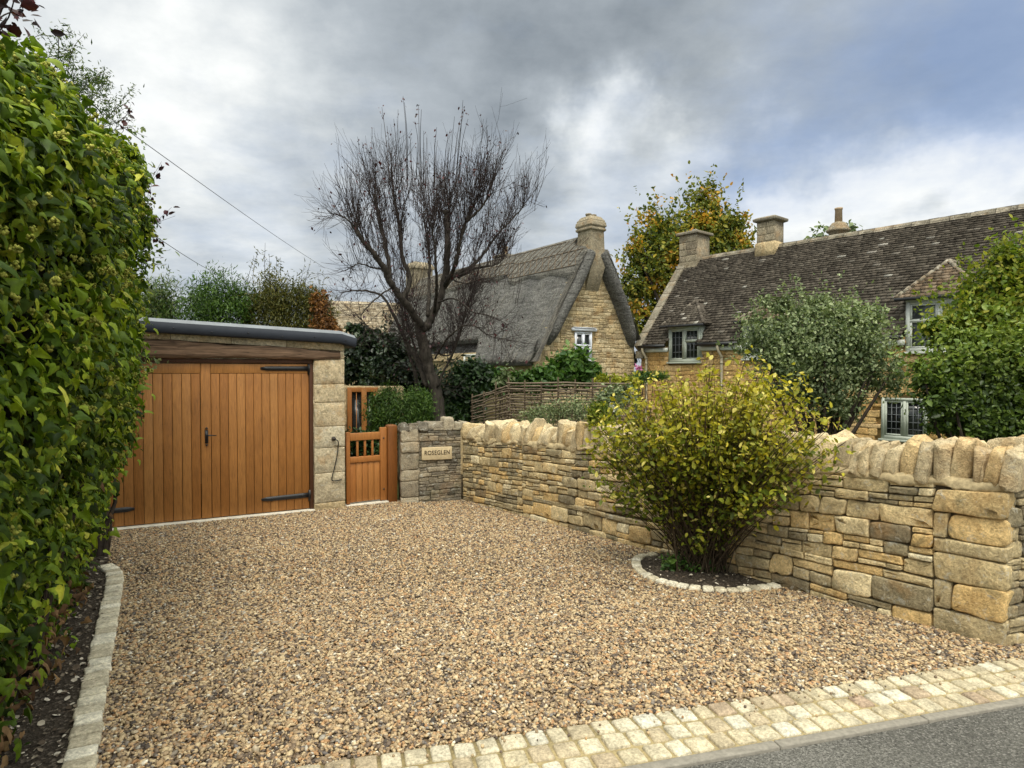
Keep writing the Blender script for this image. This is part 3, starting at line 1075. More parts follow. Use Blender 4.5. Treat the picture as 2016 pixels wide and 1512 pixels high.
wO = np.array([WA[0], WA[1], 0.59 - 1.03])
wE = np.array([WB[0], WB[1], 0.875 - 1.03])
WL = np.linalg.norm(wE - wO)
wu = unit(wE - wO)
wn_ = unit(np.cross(unit([wu[0], wu[1], 0]), [0, 0, 1]))     # face normal, towards the drive
if wn_[1] > 0:
    wn_ = -wn_
vz = np.array([0, 0, 1.0])
wall = thing('stone_wall', 'long honey coloured dry stone wall along the gravel drive behind the yellow-green shrub', 'wall', WA)
m = MB()


def rlow():
    return rng.beta(1.3, 1.5)


qw = .41


def tone_wall():
    return float(np.clip(rng.beta(1.5, 1.35), 0, 1))


# two stretches: thin rubble at the far end, bigger blocks nearer the lane
stones(m, wO, wu, vz, wn_, 1.55, 1.03, ch=(.085, .15), big=(.16, .34), small=(.08, .24), psub=.75, gap=.010, rgen=tone_wall, proud=.010)
stones(m, wO, wu, vz, wn_, WL - qw, .36, ch=(.11, .18), big=(.18, .40), small=(.14, .32), psub=.35, gap=.010, rgen=tone_wall, s_start=1.56, proud=.012)
stones(m, wO + vz * .36, wu, vz, wn_, WL - qw, .67, ch=(.075, .14), big=(.15, .34), small=(.11, .30), psub=.5, gap=.010, rgen=tone_wall, s_start=1.56, proud=.012)
t = 0
for i, hh in enumerate((.17, .20, .19, .10, .18, .17)):
    ww = (qw, qw - .12, qw, qw, qw - .09, qw)[i]
    hh = min(hh, 1.03 - t)
    stone(m, wO, wu, vz, wn_, WL - ww + .005, WL + .015, t + .005, t + hh - .005, .12, .018, .8, None, rng.uniform(.4, .75))
    if ww < qw - .05:
        stone(m, wO, wu, vz, wn_, WL - qw + .003, WL - ww - .005, t + .005, t + hh - .005, .1, .01, .8, None, rng.uniform(.2, .7))
    t += hh
m.build('stonework', MT['wallstone'], wall)
nb = -wn_
m = MB()
m.hexa([wO + wu * (WL * i if i == 0 else WL - .05) + nb * (.035 + .34 * j) + vz * (-.2 + 1.23 * k) for k in (0, 1) for j in (0, 1) for i in (0, 1)], .5)
m.build('wall_core', MT['joint'], wall)
m = MB()
# mortar bed under the coping, one uneven trowelled band


def mortar_band(mm, O, u, n_, L, z0, dep, step=.035):
    k_ = int(L / step)
    V = []
    for i in range(k_ + 1):
        q = L * i / k_
        w1, w2, w3 = math.sin(q * 7.3), math.sin(q * 17.1 + 1), math.sin(q * 3.1 + 2)
        jj = rng.normal(0, .0045, 6)
        lowz = z0 - .010 - .018 * w1 * w3 - .010 * w2 + rng.normal(0, .005)
        for (d, z), j_ in zip(((-.02, lowz - .004), (.004 + .004 * w2, lowz), (.012 + .005 * w1, lowz + .016), (.006 + .006 * w2 * w3, z0 + .036), (-.02, z0 + .062), (-dep, z0 + .062)), jj):
            V.append(O + u * q + n_ * (d + j_) + vz * (z + j_))
    F = [(i * 6 + j, (i + 1) * 6 + j, (i + 1) * 6 + j + 1, i * 6 + j + 1) for i in range(k_) for j in range(5)]
    mm.add(V, F + [(0, 1, 2, 3, 4, 5), tuple(k_ * 6 + j for j in range(6))], .5)


mortar_band(m, wO, wu, wn_, WL + .005, 1.026, .38)
m.build('mortar_bed', MT['mortar'], wall)
coping_row(wall, wO, wu, 2.3, .625, .625 + .285 * 2.3 / WL, .02, 'coping', (.09, .19), (.17, .255), .4, (-.28, .3), .10)
coping_row(wall, wO, wu, WL + .0, .625, .91, 2.28, 'coping', (.06, .13), (.195, .262), .12, (-.02, .22), .05)

ret = thing('stone_wall', 'short weathered grey stone wall beside the oak gate, bearing the name plaque', 'wall', G(790, 990))
rO = G(790, 992)
rE = WA.copy()
rO = np.array([rO[0], rO[1], -.40])
rE = np.array([rE[0], rE[1], -.40])
ru = unit(rE - rO)
rn = unit(np.cross(ru, [0, 0, 1]))
RL = np.linalg.norm(rE - rO)
PX0 = np.array([0.32, 0.79])                       # where the plaque sits along the wall
def not_plaque(s_, t_):
    return not (.30 < s_ < .78 and 1.005 < t_ < 1.105)
m = MB()
stones(m, rO, ru, vz, rn, RL - .03, 1.17, ch=(.06, .11), big=(.12, .34), small=(.08, .22), psub=.45, gap=.006, rgen=lambda: rng.random() * .8, proud=.012, s_start=.27)
t = 0
for hh in (.15, .24, .17, .26, .16, .19):
    stone(m, rO, ru, vz, rn, .0, rng.uniform(.24, .28), t + .003, t + hh - .003, .1, .014, .6, None, rng.uniform(.5, .95), .025)
    t += hh
m.build('stonework', MT['oldstone'], ret)
m = MB()
m.hexa([rO + ru * (.012 + (RL + .1) * i) - rn * (.01 + .34 * j) + vz * (-.1 + 1.28 * k) for k in (0, 1) for j in (0, 1) for i in (0, 1)], .5)
m.build('wall_core', stone_mat('old_mortar', [(.27, .235, .17), (.27, .235, .17)], lichen=.4, ochre=.1), ret)
m = MB()
m.hexa([rO + ru * (RL - .045 + .045 * i) - rn * (-.018 + .06 * j) + vz * (.45 + .72 * k) for k in (0, 1) for j in (0, 1) for i in (0, 1)], .5)
m.build('mortar_joint', MT['mortar'], ret, bevel=.01)
coping_row(ret, rO, ru, RL, .765, .775, -.02, 'oldstone', (.13, .27), (.065, .125), .2, (-.15, .15), .15, .17)

# name plaque
def serif_text(txt, size, depth):
    c = bpy.data.curves.new('lettering', 'FONT')
    c.body = txt
    c.size = size
    c.extrude = depth
    c.align_x, c.align_y = 'CENTER', 'CENTER'
    c.space_character = 1.12
    c.offset = .0008
    return c


pc = (P(829, 904, 9.46) + P(887, 879, 9.6)) / 2
sc_ = np.dot(pc - rO, ru)
pcen = rO + ru * sc_ + rn * .022
pcen[2] = pc[2]
pl = thing('name_plaque', 'pale carved stone name plaque reading ROSEGLEN on the short grey wall', 'sign', pcen)
m = MB()
pf = Fr(pcen, ru, -rn)
m.box(pf, -.232, .232, -.02, .03, -.095, .095, .5)
m.build('slab', MT['plaque'], pl, bevel=.006)
tcv = serif_text('ROSEGLEN', .092, .002)
to = bpy.data.objects.new('lettering_curve', tcv)
COL.objects.link(to)
bpy.context.view_layer.update()
me = bpy.data.meshes.new_from_object(to.evaluated_get(bpy.context.evaluated_depsgraph_get()))
bpy.data.objects.remove(to)
co = np.zeros(len(me.vertices) * 3)
me.vertices.foreach_get('co', co)
co = co.reshape(-1, 3)
co[:, 0] *= .385 / (co[:, 0].max() - co[:, 0].min())
wv = co[:, :1] * ru + rn * (.022 + co[:, 2:3]) + np.array([0, 0, 1]) * (co[:, 1:2] + .012)
me.vertices.foreach_set('co', wv.astype(np.float32).ravel())
me.materials.append(MT['letter'])
to = bpy.data.objects.new('lettering', me)
COL.objects.link(to)
to.parent = pl

rw = thing('stone_wall', 'grey roadside stone wall turning the corner at the right edge along the lane', 'wall', WB)
sO = WB + np.array([.03, -.0, -.02])
su = unit([.963, .269, 0])
sn = unit(np.cross(su, [0, 0, 1]))
sO = sO + sn * -.03
m = MB()
stones(m, sO, su, vz, sn, 3.0, 1.05, ch=(.07, .14), big=(.12, .3), small=(.08, .24), psub=.5, gap=.01, rgen=lambda: rng.random() * .5)
m.build('stonework', MT['wallstone'], rw)
m = MB()
m.hexa([sO + su * (.02 + 3.0 * i) - sn * (.035 + .36 * j) + vz * (-.2 + 1.24 * k) for k in (0, 1) for j in (0, 1) for i in (0, 1)], .5)
m.build('wall_core', MT['joint'], rw)
m = MB()
mortar_band(m, sO + su * .03, su, sn, 3.0, 1.03, .38)
m.build('mortar_bed', MT['mortar'], rw)
coping_row(rw, sO, su, 3.0, sO[2] + 1.06, sO[2] + 1.06, .22, 'coping', (.1, .2), (.2, .28), .2, (-.1, .2), .08)

# ------------------------------------------------------------------ garage
gfr = Fr([GR[0], GR[1], 0], [(GR - GL)[0], (GR - GL)[1], 0])
gar = thing('garage', 'low stone garage with boarded oak doors and grey flat roof beyond the ivy hedge', 'garage', GR)


def gbase(a):
    return gz(gfr(a, 0, 0)[1])


AP, DM, DL = -.435, -1.86, -3.24                    # pier, meeting line, left jamb
m = MB()
t = -.42
gu = gfr.x
gn = -gfr.y
for hh in (.2, .42, .36, .30, .34, .26, .34):
    z1 = min(t + hh, 1.825)
    stone(m, gfr(AP, 0, 0), gu, vz, gn, .002, -AP - .002, t + .002, z1 - .002, .1, .004, .10, None, rng.random(), .012)
    t = z1
m.build('pier', MT['pier'], gar)
m = MB()
m.box(gfr, AP + .003, -.003, .012, 4.6, -.5, 1.82, .4)
m.box(gfr, -3.75, AP, 4.2, 4.6, -.5, 2.2, .4)
m.box(gfr, -3.75, DL - .1, .0, 4.2, -.5, 1.82, .4)
m.build('side_wall', MT['pier'], gar)
m = MB()
for i, (a0, a1) in enumerate(((-3.75, -2.9), (-2.895, -2.2), (-2.195, -1.5), (-1.495, -.8), (-.795, -.0))):
    zt = lambda a: 2.06 + .035 * (-a - 0)
    zb = lambda a: 1.935 + .045 * (-a)
    V = [gfr(a, b, c) for (c) in (0, 1) for b in (.004 + .006 * (i % 2), .35) for a in (a0, a1)]
    V = [gfr(a, b, (zb(a) if k == 0 else zt(a))) for k in (0, 1) for b in (.004 + .006 * (i % 2), .35) for a in (a0, a1)]
    m.hexa(V, [.2, .7, .4, .9, .5][i])
m.box(gfr, -.06, -.004, .002, .35, 1.827, 1.93, .8)
m.box(gfr, -3.75, -.005, .06, .34, 1.78, 1.96, .3)
m.build('upper_wall', MT['pier'], gar, bevel=.006)
m = MB()
N_ = 34
prof = []
for i in range(N_ + 1):
    a = -3.7 + (3.7 - .065) * i / N_
    zt = 1.935 + .044 * (-a) + .012 * math.sin(a * 5) + .006 * math.sin(a * 17)
    zb = 1.812 + .008 * math.sin(a * 4 + 1) + .004 * math.sin(a * 21)
    ring = []
    for j, (bb, f) in enumerate(((.05, 0), (-.012, .04), (-.022, .3), (-.016, .55), (-.024, .8), (-.008, .97), (.05, 1))):
        ring.append(gfr(a, bb + .006 * math.sin(a * 9 + j * 2.1) + .004 * rng.normal(), zb + (zt - zb) * f))
    prof.append(ring)
V = np.array(prof).reshape(-1, 3)
kk = 7
m.add(V, [(i * kk + j, (i + 1) * kk + j, (i + 1) * kk + j + 1, i * kk + j + 1) for i in range(N_) for j in range(kk - 1)] + [tuple(range(kk)), tuple(range(N_ * kk, N_ * kk + kk))[::-1]], .4)
m.build('lintel_beam', MT['beam'], gar, smooth=True)
m = MB()
m.box(gfr, DL - .06, AP - .002, .04, .12, 1.752, 1.806, .3)
m.box(gfr, AP - .052, AP - .002, .04, .12, -.36, 1.750, .5)
m.box(gfr, DL - .06, DL - .01, .04, .12, -.36, 1.750, .6)
m.build('door_frame', MT['darkwood'], gar, bevel=.004)


def leaf(a0, a1, stile_left, nb_, hinge_right, label):
    """one garage door leaf; children are straps and latch"""
    mm = MB()
    zt = 1.742
    zb0 = lambda a: gbase(a) + .035
    bf = .055
    tr = .125
    x = a0
    if stile_left:
        mm.hexa([gfr(a, b, c) for k in (0, 1) for b in (bf, bf + .04) for a, c in ((a0, zb0(a0) if k == 0 else zt), (a0 + .115, zb0(a0 + .115) if k == 0 else zt))], .45)
        x = a0 + .119
    mm.box(gfr, x, a1, bf + .001, bf + .041, zt - tr, zt, .6)
    wd = (a1 - x) / nb_
    for i in range(nb_):
        p0, p1 = x + i * wd + .0027, x + (i + 1) * wd - .0027
        mm.hexa([gfr(a, b, c) for k in (0, 1) for b in (bf + .004, bf + .03) for a, c in ((p0, zb0(p0) if k == 0 else zt - tr - .004), (p1, zb0(p1) if k == 0 else zt - tr - .004))], rng.random())
    o = mm.build('door', MT['oak'], gar, bevel=.003, label=label)
    mb = MB()
    mb.hexa([gfr(a, b, c) for k in (0, 1) for b in (bf + .031, bf + .036) for a, c in ((a0 + .005, zb0(a0) if k == 0 else zt - .01), (a1 - .005, zb0(a1) if k == 0 else zt - .01))], .5)
    mb.build('backing', MT['darkwood'], o)
    for zz in ((zt - .06), (zb0(a1 if hinge_right else a0) + .19)):
        h = MB()
        sg = -1 if hinge_right else 1
        e0 = a1 if hinge_right else a0
        L_ = .62
        n_ = 8
        # tapering strap with a rounded tip, and the butt plate at the frame
        up_, lo_ = [], []
        for i in range(n_ + 1):
            f = i / n_
            hw = .033 - .004 * f if f < .95 else .014
            up_.append((e0 + sg * (.02 + L_ * f), hw))
        V = []
        for b in (bf - .010, bf + .003):
            for a, hw in up_:
                V += [gfr(a, b, zz + hw), gfr(a, b, zz - hw)]
        nn = len(up_) * 2
        Fq = []
        for i in range(n_):
            q = 2 * i
            Fq += [(q, q + 1, q + 3, q + 2), (nn + q, nn + q + 2, nn + q + 3, nn + q + 1), (q, q + 2, nn + q + 2, nn + q), (q + 1, nn + q + 1, nn + q + 3, q + 3)]
        Fq += [(0, nn, nn + 1, 1), (nn - 2, nn - 1, 2 * nn - 1, 2 * nn - 2)]
        h.add(V, Fq, .5)
        s0, s1 = sorted((e0 + sg * .018, e0 - sg * .045))
        h.box(gfr, s0, s1, bf - .014, bf - .001, zz - .085, zz + .07, .5)
        h.tube([gfr(e0 + sg * .0, bf - .016, zz - .05), gfr(e0, bf - .016, zz + .05)], .011, 8, .5)
        for i in range(3):
            c = gfr(e0 + sg * (.1 + .2 * i), bf - .012, zz)
            h.tube([c, c - gfr.y * .006], .007, 6, .5)
        h.build('strap_hinge', MT['iron'], o)
    return o


dl = leaf(DL, DM - .003, False, 13, False, 'left door leaf partly hidden by ivy')
dr = leaf(DM + .003, AP - .056, True, 12, True, 'right door leaf with latch handle')
m = MB()
hc = gfr(DM + .065, .05, .80)
hf = Fr(hc, gfr.x, gfr.y)
m.sqloft(lambda a, b, c: hf(a, c - .012, b), 0, 0, [(.019, .085, 0), (.019, .085, .008), (.013, .07, .012)], .5)
m.tube([hf(0, -.008, .10), hf(0, -.008, .125)], [.02, .003], 6, .5)
m.tube([hf(0, -.008, -.10), hf(0, -.008, -.125)], [.02, .003], 6, .5)
m.tube([hf(0, -.01, .02), hf(0, -.05, .02), hf(.03, -.058, .018), hf(.11, -.055, .012)], [.010, .010, .009, .006], 8, .5)
m.build('latch_handle', MT['iron'], dr)
m = MB()
m.hexa([gfr(a, b, gbase(a) + (.024 if k else -.1)) for k in (0, 1) for b in (-.035, .16) for a in (-3.7, AP)], .5)
m.build('threshold', MT['render'], gar, bevel=.005)
# roof: felted deck with a grey trim that folds down at the front
m = MB()
rz = lambda a: 2.045 + .035 * (-a)
RP = [(.30, .165), (.04, .175), (-.05, .166), (-.112, .122)]
def strip(mm, pr, a0, a1, n_=20, r=.5):
    V = []
    for i in range(n_ + 1):
        a = a0 + (a1 - a0) * i / n_
        edge = smooth(a1 - .16, a1, a)
        for b, dz_ in pr:
            V.append(gfr(a, b, rz(a) + dz_ - .05 * edge))
    k_ = len(pr)
    mm.add(V, [(i * k_ + j, (i + 1) * k_ + j, (i + 1) * k_ + j + 1, i * k_ + j + 1) for i in range(n_) for j in range(k_ - 1)], r)


strip(m, [(4.9, .22)] + RP, -3.95, .13)
m.build('roof', MT['roofing'], gar)
m = MB()
strip(m, [(-.104, .126), (-.118, .120), (-.118, .004), (-.10, -.012), (.02, -.012), (.3, -.010)], -3.95, .135)
m.hexa([gfr(a, b, rz(0) + (-.01 if k == 0 else .075 + .05 * (b > 0) * 0)) for k in (0, 1) for b in (-.116, 4.9) for a in (.128, .145)], .5)
fs = m.build('fascia', MT['fascia'], gar)
for i in range(9):
    m = MB()
    a = -.02 - i * .43
    c = gfr(a, -.118, rz(a) + .035 + .02 * (i % 2))
    m.tube([c, c + gn * .008], .009, 6, .5)
    m.build('fixing', MT['iron'], fs)

# socket and hanging cable on the pier
c0 = gfr(-.17, -.016, .685)
sk_ = thing('cable', 'black cable hanging in a loop from a round socket on the garage pier', 'cable', c0)
m = MB()
m.tube([c0 + gfr.y * .01, c0 - gfr.y * .02, c0 - gfr.y * .03], [.030, .030, .022], 12, .5)
m.tube([c0 - gfr.y * .03, c0 - gfr.y * .045 + vz * .0], [.012, .012], 8, .5)
m.build('socket', plain('brown_plastic', (.05, .04, .035), .5), sk_, smooth=True)
m = MB()
pts = [c0 - gfr.y * .04, c0 + gfr.x * .045 - gfr.y * .05 - vz * .03, c0 + gfr.x * .062 - gfr.y * .02 - vz * .09, c0 + gfr.x * .045 - gfr.y * .012 - vz * .25,
       c0 + gfr.x * .005 - gfr.y * .012 - vz * .42, c0 - gfr.x * .03 - gfr.y * .012 - vz * .555, c0 - gfr.x * .02 - gfr.y * .012 - vz * .595, c0 + gfr.x * .05 - gfr.y * .01 - vz * .60, c0 + gfr.x * .11 - gfr.y * .005 - vz * .595]
m.tube(catmull(pts, 40), .0075, 6, .5)
m.build('flex', MT['rubber'], sk_, smooth=True)

# ------------------------------------------------------------------ oak garden gate and its post
q0, q1 = G(684, 998), G(764, 990)
tf = Fr([q0[0], q0[1], 0], [(q1 - q0)[0], (q1 - q0)[1], 0])
GW = np.linalg.norm((q1 - q0)[:2])
gb = gz(q0[1]) + .03
gate = thing('garden_gate', 'low oak garden gate with three open bars between garage pier and stone wall', 'gate', q0)


def gb_(a0, a1, b0, b1, c0, c1, nm, r=None):
    mm = MB()
    mm.box(tf, a0, a1, b0, b1, gb + c0, gb + c1, r)
    return mm.build(nm, MT['oakgate'], gate, bevel=.005)


gb_(.0, .055, .03, .085, .0, 1.055, 'stile', .3)
gb_(GW - .105, GW - .005, .03, .085, .0, 1.10, 'stile', .5)
gb_(.057, GW - .107, .032, .082, .925, 1.035, 'top_rail', .8)
gb_(.057, GW - .107, .032, .082, .60, .685, 'middle_rail', .6)
wb_ = (GW - .164) / 4
for i in range(3):
    a = .057 + wb_ * (i + 1)
    gb_(a - .017, a + .017, .045, .07, .687, .923, 'bar', rng.random())
m = MB()
for i in range(5):
    a = .057 + (GW - .164) / 5 * i
    m.box(tf, a + .003, a + (GW - .164) / 5 - .003, .05, .075, gb + .015, gb + .598, rng.random())
m.build('boards', MT['oakgate'], gate, bevel=.004)
for c in (.94, .17):
    m = MB()
    p = tf(GW - .055, .03, gb + c)
    m.tube([p, p - tf.y * .01], .012, 8, .5)
    m.build('bolt', MT['iron'], gate)
post = thing('gate_post', 'square oak post between the garden gate and the short grey wall', 'post', q1)
m = MB()
m.box(tf, GW + .004, GW + .15, -.01, .13, gz(q1[1]) - .1, gb + 1.115, .15)
m.sqloft(tf, GW + .077, .06, [(.073, .07, gb + 1.115), (.05, .05, gb + 1.135)], .2)
m.build('shaft', wood_mat('post_oak', [(.20, .07, .016), (.26, .10, .022)], .5), post, bevel=.006)
m = MB()
m.hexa([tf(a, b, gz(q0[1]) + (.02 if k else -.1)) for k in (0, 1) for b in (-.03, .18) for a in (-.02, GW + .004)], .5)
m.build('gate_sill', MT['render'], gate, bevel=.005)
# ------------------------------------------------------------------ thatched cottage
CR = unit([-.573, .82, 0])                         # ridge direction, away from us
CU = unit([.82, .573, 0])                          # across the gable
C0 = P(1165, 700, 20.0)
C0 = np.array([C0[0], C0[1], 0.0])
ZR = 5.92


def cpt(u, s, z):
    return C0 + CU * u + CR * s + np.array([0, 0, z])


cot = thing('thatched_cottage', 'stone cottage with dark grey thatched roof and tall square gable chimney', 'cottage', cpt(0, 0, -.45))
WIDR, WIDL, DROP = 2.35, 2.35, 4.15
CLEN = 12.4


def outer(q, s):
    """profile point and normal; q in -1..1 across the roof"""
    Wd = WIDR if q > 0 else WIDL - .42 * float(smooth(3.3, 3.8, s)) + .2 * float(smooth(7.5, 8.5, s))
    k = (WIDR if q > 0 else WIDL)
    f = abs(q)
    u = Wd * f
    zz = ZR - DROP * (math.sqrt((u / k) ** 2.25 + .0012) - .0346)
    return u * (1 if q > 0 else -1), zz


def shell(mm, qs, rings, thick, grow=0.0, close=True, sag=0.0, ends=True, r=.5, lump=0.0):
    V = []
    for iq, q in enumerate(qs):
        for s, dp_ in rings:
            u, zz = outer(q, s)
            u2, z2 = outer(min(1, q + .02) if q < .98 else q, s)
            u1, z1 = outer(max(-1, q - .02) if q > -.98 else q, s)
            t_ = unit([u2 - u1, z2 - z1])
            nn = np.array([-t_[1], t_[0]])
            if nn[1] < 0:
                nn = -nn
            d = dp_
            if close and (iq == 0 or iq == len(qs) - 1):
                d = thick / 2 + grow
            if s < .5:
                s = s + .75 * float(smooth(.165, .128, abs(q)))
            if s < .15 and dp_ < 9:
                s = s + .75 * float(smooth(.74, 1.0, abs(q))) ** 1.5 - .16 * math.sin(PI * min(1, abs(q) / .85)) * float(smooth(.15, -.15, s))
            lm = lump * (math.sin(s * 1.9 + q * 4) + math.sin(s * .8 - q * 9 + 2) + .5 * math.sin(s * 5.1 + q * 15))
            uu, z_ = u + nn[0] * (grow - d + lm), zz + nn[1] * (grow - d + lm)
            z_ -= sag * math.sin(PI * min(max(s / CLEN, 0), 1))
            V.append(cpt(uu, s, z_))
    k = len(rings)
    F = [(i * k + j, i * k + j + 1, (i + 1) * k + j + 1, (i + 1) * k + j) for i in range(len(qs) - 1) for j in range(k - 1)]
    if ends:
        F += [(i * k + k - 1, i * k, (i + 1) * k, (i + 1) * k + k - 1) for i in range(len(qs) - 1)]
    mm.add(V, F, r)


TH = .40
rings = [(CLEN, 0)] + [(s, 0) for s in np.linspace(CLEN - .3, .2, 70)] + [(.06, .005), (-.1, .03), (-.20, .075), (-.25, .14), (-.26, .22), (-.24, .29), (-.18, .35), (-.06, .39), (.1, TH), (1.0, TH), (CLEN, TH)]
qs = np.concatenate([[-1.0], -np.linspace(.985, .06, 44), [-.03, 0, .03], np.linspace(.06, .985, 44), [1.0]])
m = MB()
shell(m, qs, rings, TH, lump=.012)
roof = m.build('thatch_roof', MT['thatch'], cot, smooth=True)
m = MB()
for _ in range(5200):
    q = rng.uniform(-1, 1)
    if abs(q) < .17:
        continue
    s_ = rng.uniform(-.24, CLEN)
    if rng.random() < .35:
        s_ = rng.uniform(-.26, -.05)
    elif rng.random() < .3:
        q = math.copysign(rng.uniform(.93, .995), q)
    dq = math.copysign(rng.uniform(.03, .09), q)
    u0, z0 = outer(q, s_)
    u1, z1 = outer(max(-1.0, min(1.0, q + dq)), s_)
    nn = np.array([.88 * (1 if q > 0 else -1), .47])
    g0, g1 = -.01, rng.uniform(.012, .05)
    ds = rng.normal(0, .04)
    p0 = cpt(u0 + nn[0] * g0, s_, z0 + nn[1] * g0)
    p1 = cpt(u1 + nn[0] * g1, s_ + ds, z1 + nn[1] * g1)
    wv_ = CR * rng.uniform(.006, .014)
    m.add([p0 - wv_, p0 + wv_, p1 + wv_ * .5, p1 - wv_ * .5], [(0, 1, 2, 3)], rng.random())
m.build('loose_straw', leaf_mat('straw', [(.07, .065, .06), (.16, .15, .135), (.28, .26, .22)], 0.9, 0.1, 0.1), roof)
# raised ornamental ridge, scalloped at its lower edge
m = MB()
srange = np.linspace(-.22, CLEN + .02, 150)
V, F = [], []
qn = np.concatenate([-np.linspace(1, .02, 16), [0], np.linspace(.02, 1, 16)])
for si_, s in enumerate(np.concatenate([[-.221, -.22, -.2, -.1, 0, .1, .2], np.linspace(1.02, CLEN, 130)])):
    sc2 = .40 - .035 * abs(math.sin(s * 2.1)) + .03 * float(smooth(.6, .0, s))
    for qq in qn:
        q = qq * sc2
        u, zz = outer(q, s)
        u2, z2 = outer(q + .01, s)
        u1, z1 = outer(q - .01, s)
        t_ = unit([u2 - u1, z2 - z1])
        nn = np.array([-t_[1], t_[0]])
        nn = nn if nn[1] > 0 else -nn
        g_ = .10 if abs(qq) < .999 and si_ else -.06
        s_ = s + (.75 * float(smooth(.165, .128, abs(q))) if s < .3 else 0)
        V.append(cpt(u + nn[0] * g_, s_, zz + nn[1] * g_))
kq = len(qn)
F = [(i * kq + j, i * kq + j + 1, (i + 1) * kq + j + 1, (i + 1) * kq + j) for i in range(136) for j in range(kq - 1)]
m.add(V, F, .5)
rg = m.build('thatch_ridge', MT['ridge'], cot, smooth=False)
m = MB()


def rp(q, s, g_=.115):
    u, zz = outer(q, s)
    nn = np.array([.86 * (1 if q > 0 else -1), .5])
    return cpt(u + nn[0] * g_, s, zz + nn[1] * g_)


for sd_ in (-1, 1):
    for q in (.06, .19, .33):
        m.tube([rp(sd_ * q, s) for s in np.linspace(-.22 if q > .15 else 1.0, CLEN, 60)], .013, 4, .5, False)
    s = -.2
    while s < CLEN - .5:
        m.tube([rp(sd_ * .19, s), rp(sd_ * .33, s + .34)], .012, 4, .5, False)
        m.tube([rp(sd_ * .33, s), rp(sd_ * .19, s + .34)], .012, 4, .5, False)
        m.tube([rp(sd_ * .06, s), rp(sd_ * .19, s + .34)], .012, 4, .5, False)
        s += .34
m.build('spars', MT['reed'], rg)
# walls
m = MB()
GU = 1.92


def gable_in(u, z):
    f = min(1, abs(u) / 2.35)
    return abs(u) < GU and z < ZR - DROP * f ** 1.125 - .15


gO = cpt(-GU, 0, -.5)
stones(m, gO, CU, vz, -CR, 2 * GU, 6.2, ch=(.10, .19), big=(.18, .45), small=(.14, .32), psub=.35, gap=.012, depth=.08, proud=.008,
       inside=lambda a, t: gable_in(a - GU, t - .5) and not (-.74 < a - GU < .0 and 1.98 < t - .5 < 2.95))
m.build('gable_stonework', MT['gable'], cot)
m = MB()
gp = [(-GU, -.5), (GU, -.5), (GU, 2.3), (1.2, 3.9), (.5, 5.2), (0, 5.7), (-.5, 5.2), (-1.2, 3.9), (-GU, 2.3)]
m.add([cpt(u, .02, z) for u, z in gp] + [cpt(u, CLEN - .2, z) for u, z in gp],
      [tuple(range(9))] + [tuple(range(9, 18))[::-1]] + [(i, i + 9, (i + 1) % 9 + 9, (i + 1) % 9) for i in (8, 0, 1)], .5)
m.build('wall', MT['gable'], cot)


def window(parent, fr, a0, a1, c0, c1, lights, mat, glass='glass', fw=.055, depth=.07, sill=True, bars=None, b=0.0, name='window'):
    """fr: a to the right, b outwards, c up. lights: list of columns, each a list of transom heights (fractions)"""
    mm = MB()
    mm.box(fr, a0, a0 + fw, b - depth, b, c0, c1, .4)
    mm.box(fr, a1 - fw, a1, b - depth, b, c0, c1, .5)
    mm.box(fr, a0 + fw, a1 - fw, b - depth, b - .002, c1 - fw, c1, .5)
    mm.box(fr, a0 + fw, a1 - fw, b - depth, b - .002, c0, c0 + fw * 1.2, .6)
    k = len(lights)
    wd = (a1 - a0 - 2 * fw) / k
    br = MB()
    for i, tr in enumerate(lights):
        x0 = a0 + fw + wd * i
        x1 = x0 + wd
        if i:
            mm.box(fr, x0 - fw * .45, x0 + fw * .45, b - depth, b - .004, c0 + fw * 1.2, c1 - fw, .5)
        y0, y1 = c0 + fw * 1.2, c1 - fw
        # casement of each light
        cw = fw * .6
        l0, l1 = x0 + (fw * .45 if i else 0) + .002, x1 - (fw * .45 if i < k - 1 else 0) - .002
        for f0, f1 in zip([0] + tr, tr + [1]):
            z0, z1 = y0 + (y1 - y0) * f0, y0 + (y1 - y0) * f1
            if f0 > 0:
                mm.box(fr, l0, l1, b - depth, b - .006, z0 - cw * .6, z0 + cw * .6, .5)
            mm.box(fr, l0, l0 + cw, b - depth + .01, b - .014, z0 + .006, z1 - .006, .5)
            mm.box(fr, l1 - cw, l1, b - depth + .01, b - .014, z0 + .006, z1 - .006, .5)
            mm.box(fr, l0 + cw, l1 - cw, b - depth + .01, b - .016, z1 - cw - .004, z1 - .005, .5)
            mm.box(fr, l0 + cw, l1 - cw, b - depth + .01, b - .016, z0 + .005, z0 + cw + .004, .5)
            if bars:
                nb1, nb2 = bars
                for q in range(1, nb1):
                    x = l0 + cw + (l1 - l0 - 2 * cw) * q / nb1
                    br.box(fr, x - .006, x + .006, b - depth + .02, b - .03, z0 + cw, z1 - cw, .5)
                nr_ = max(1, round(nb2 * (f1 - f0)))
                for q in range(1, nr_):
                    z = z0 + (z1 - z0) * q / nr_
                    br.box(fr, l0 + cw, l1 - cw, b - depth + .022, b - .032, z - .006, z + .006, .5)
    wo_ = mm.build(name, MT[mat], parent)
    g = MB()
    g.box(fr, a0 + fw * .5, a1 - fw * .5, b - depth - .02, b - depth + .016, c0 + fw * .5, c1 - fw * .5, .5)
    g.build('pane', MT[glass], wo_)
    if br.n:
        br.build('glazing_bar', MT['lead'] if mat == 'sage' else MT[mat], wo_)
    if sill:
        s2 = MB()
        s2.box(fr, a0 - .05, a1 + .05, b - depth, b + .05, c0 - .05, c0 - .002, .5)
        s2.build('sill', MT[mat], wo_, bevel=.006)
    return wo_


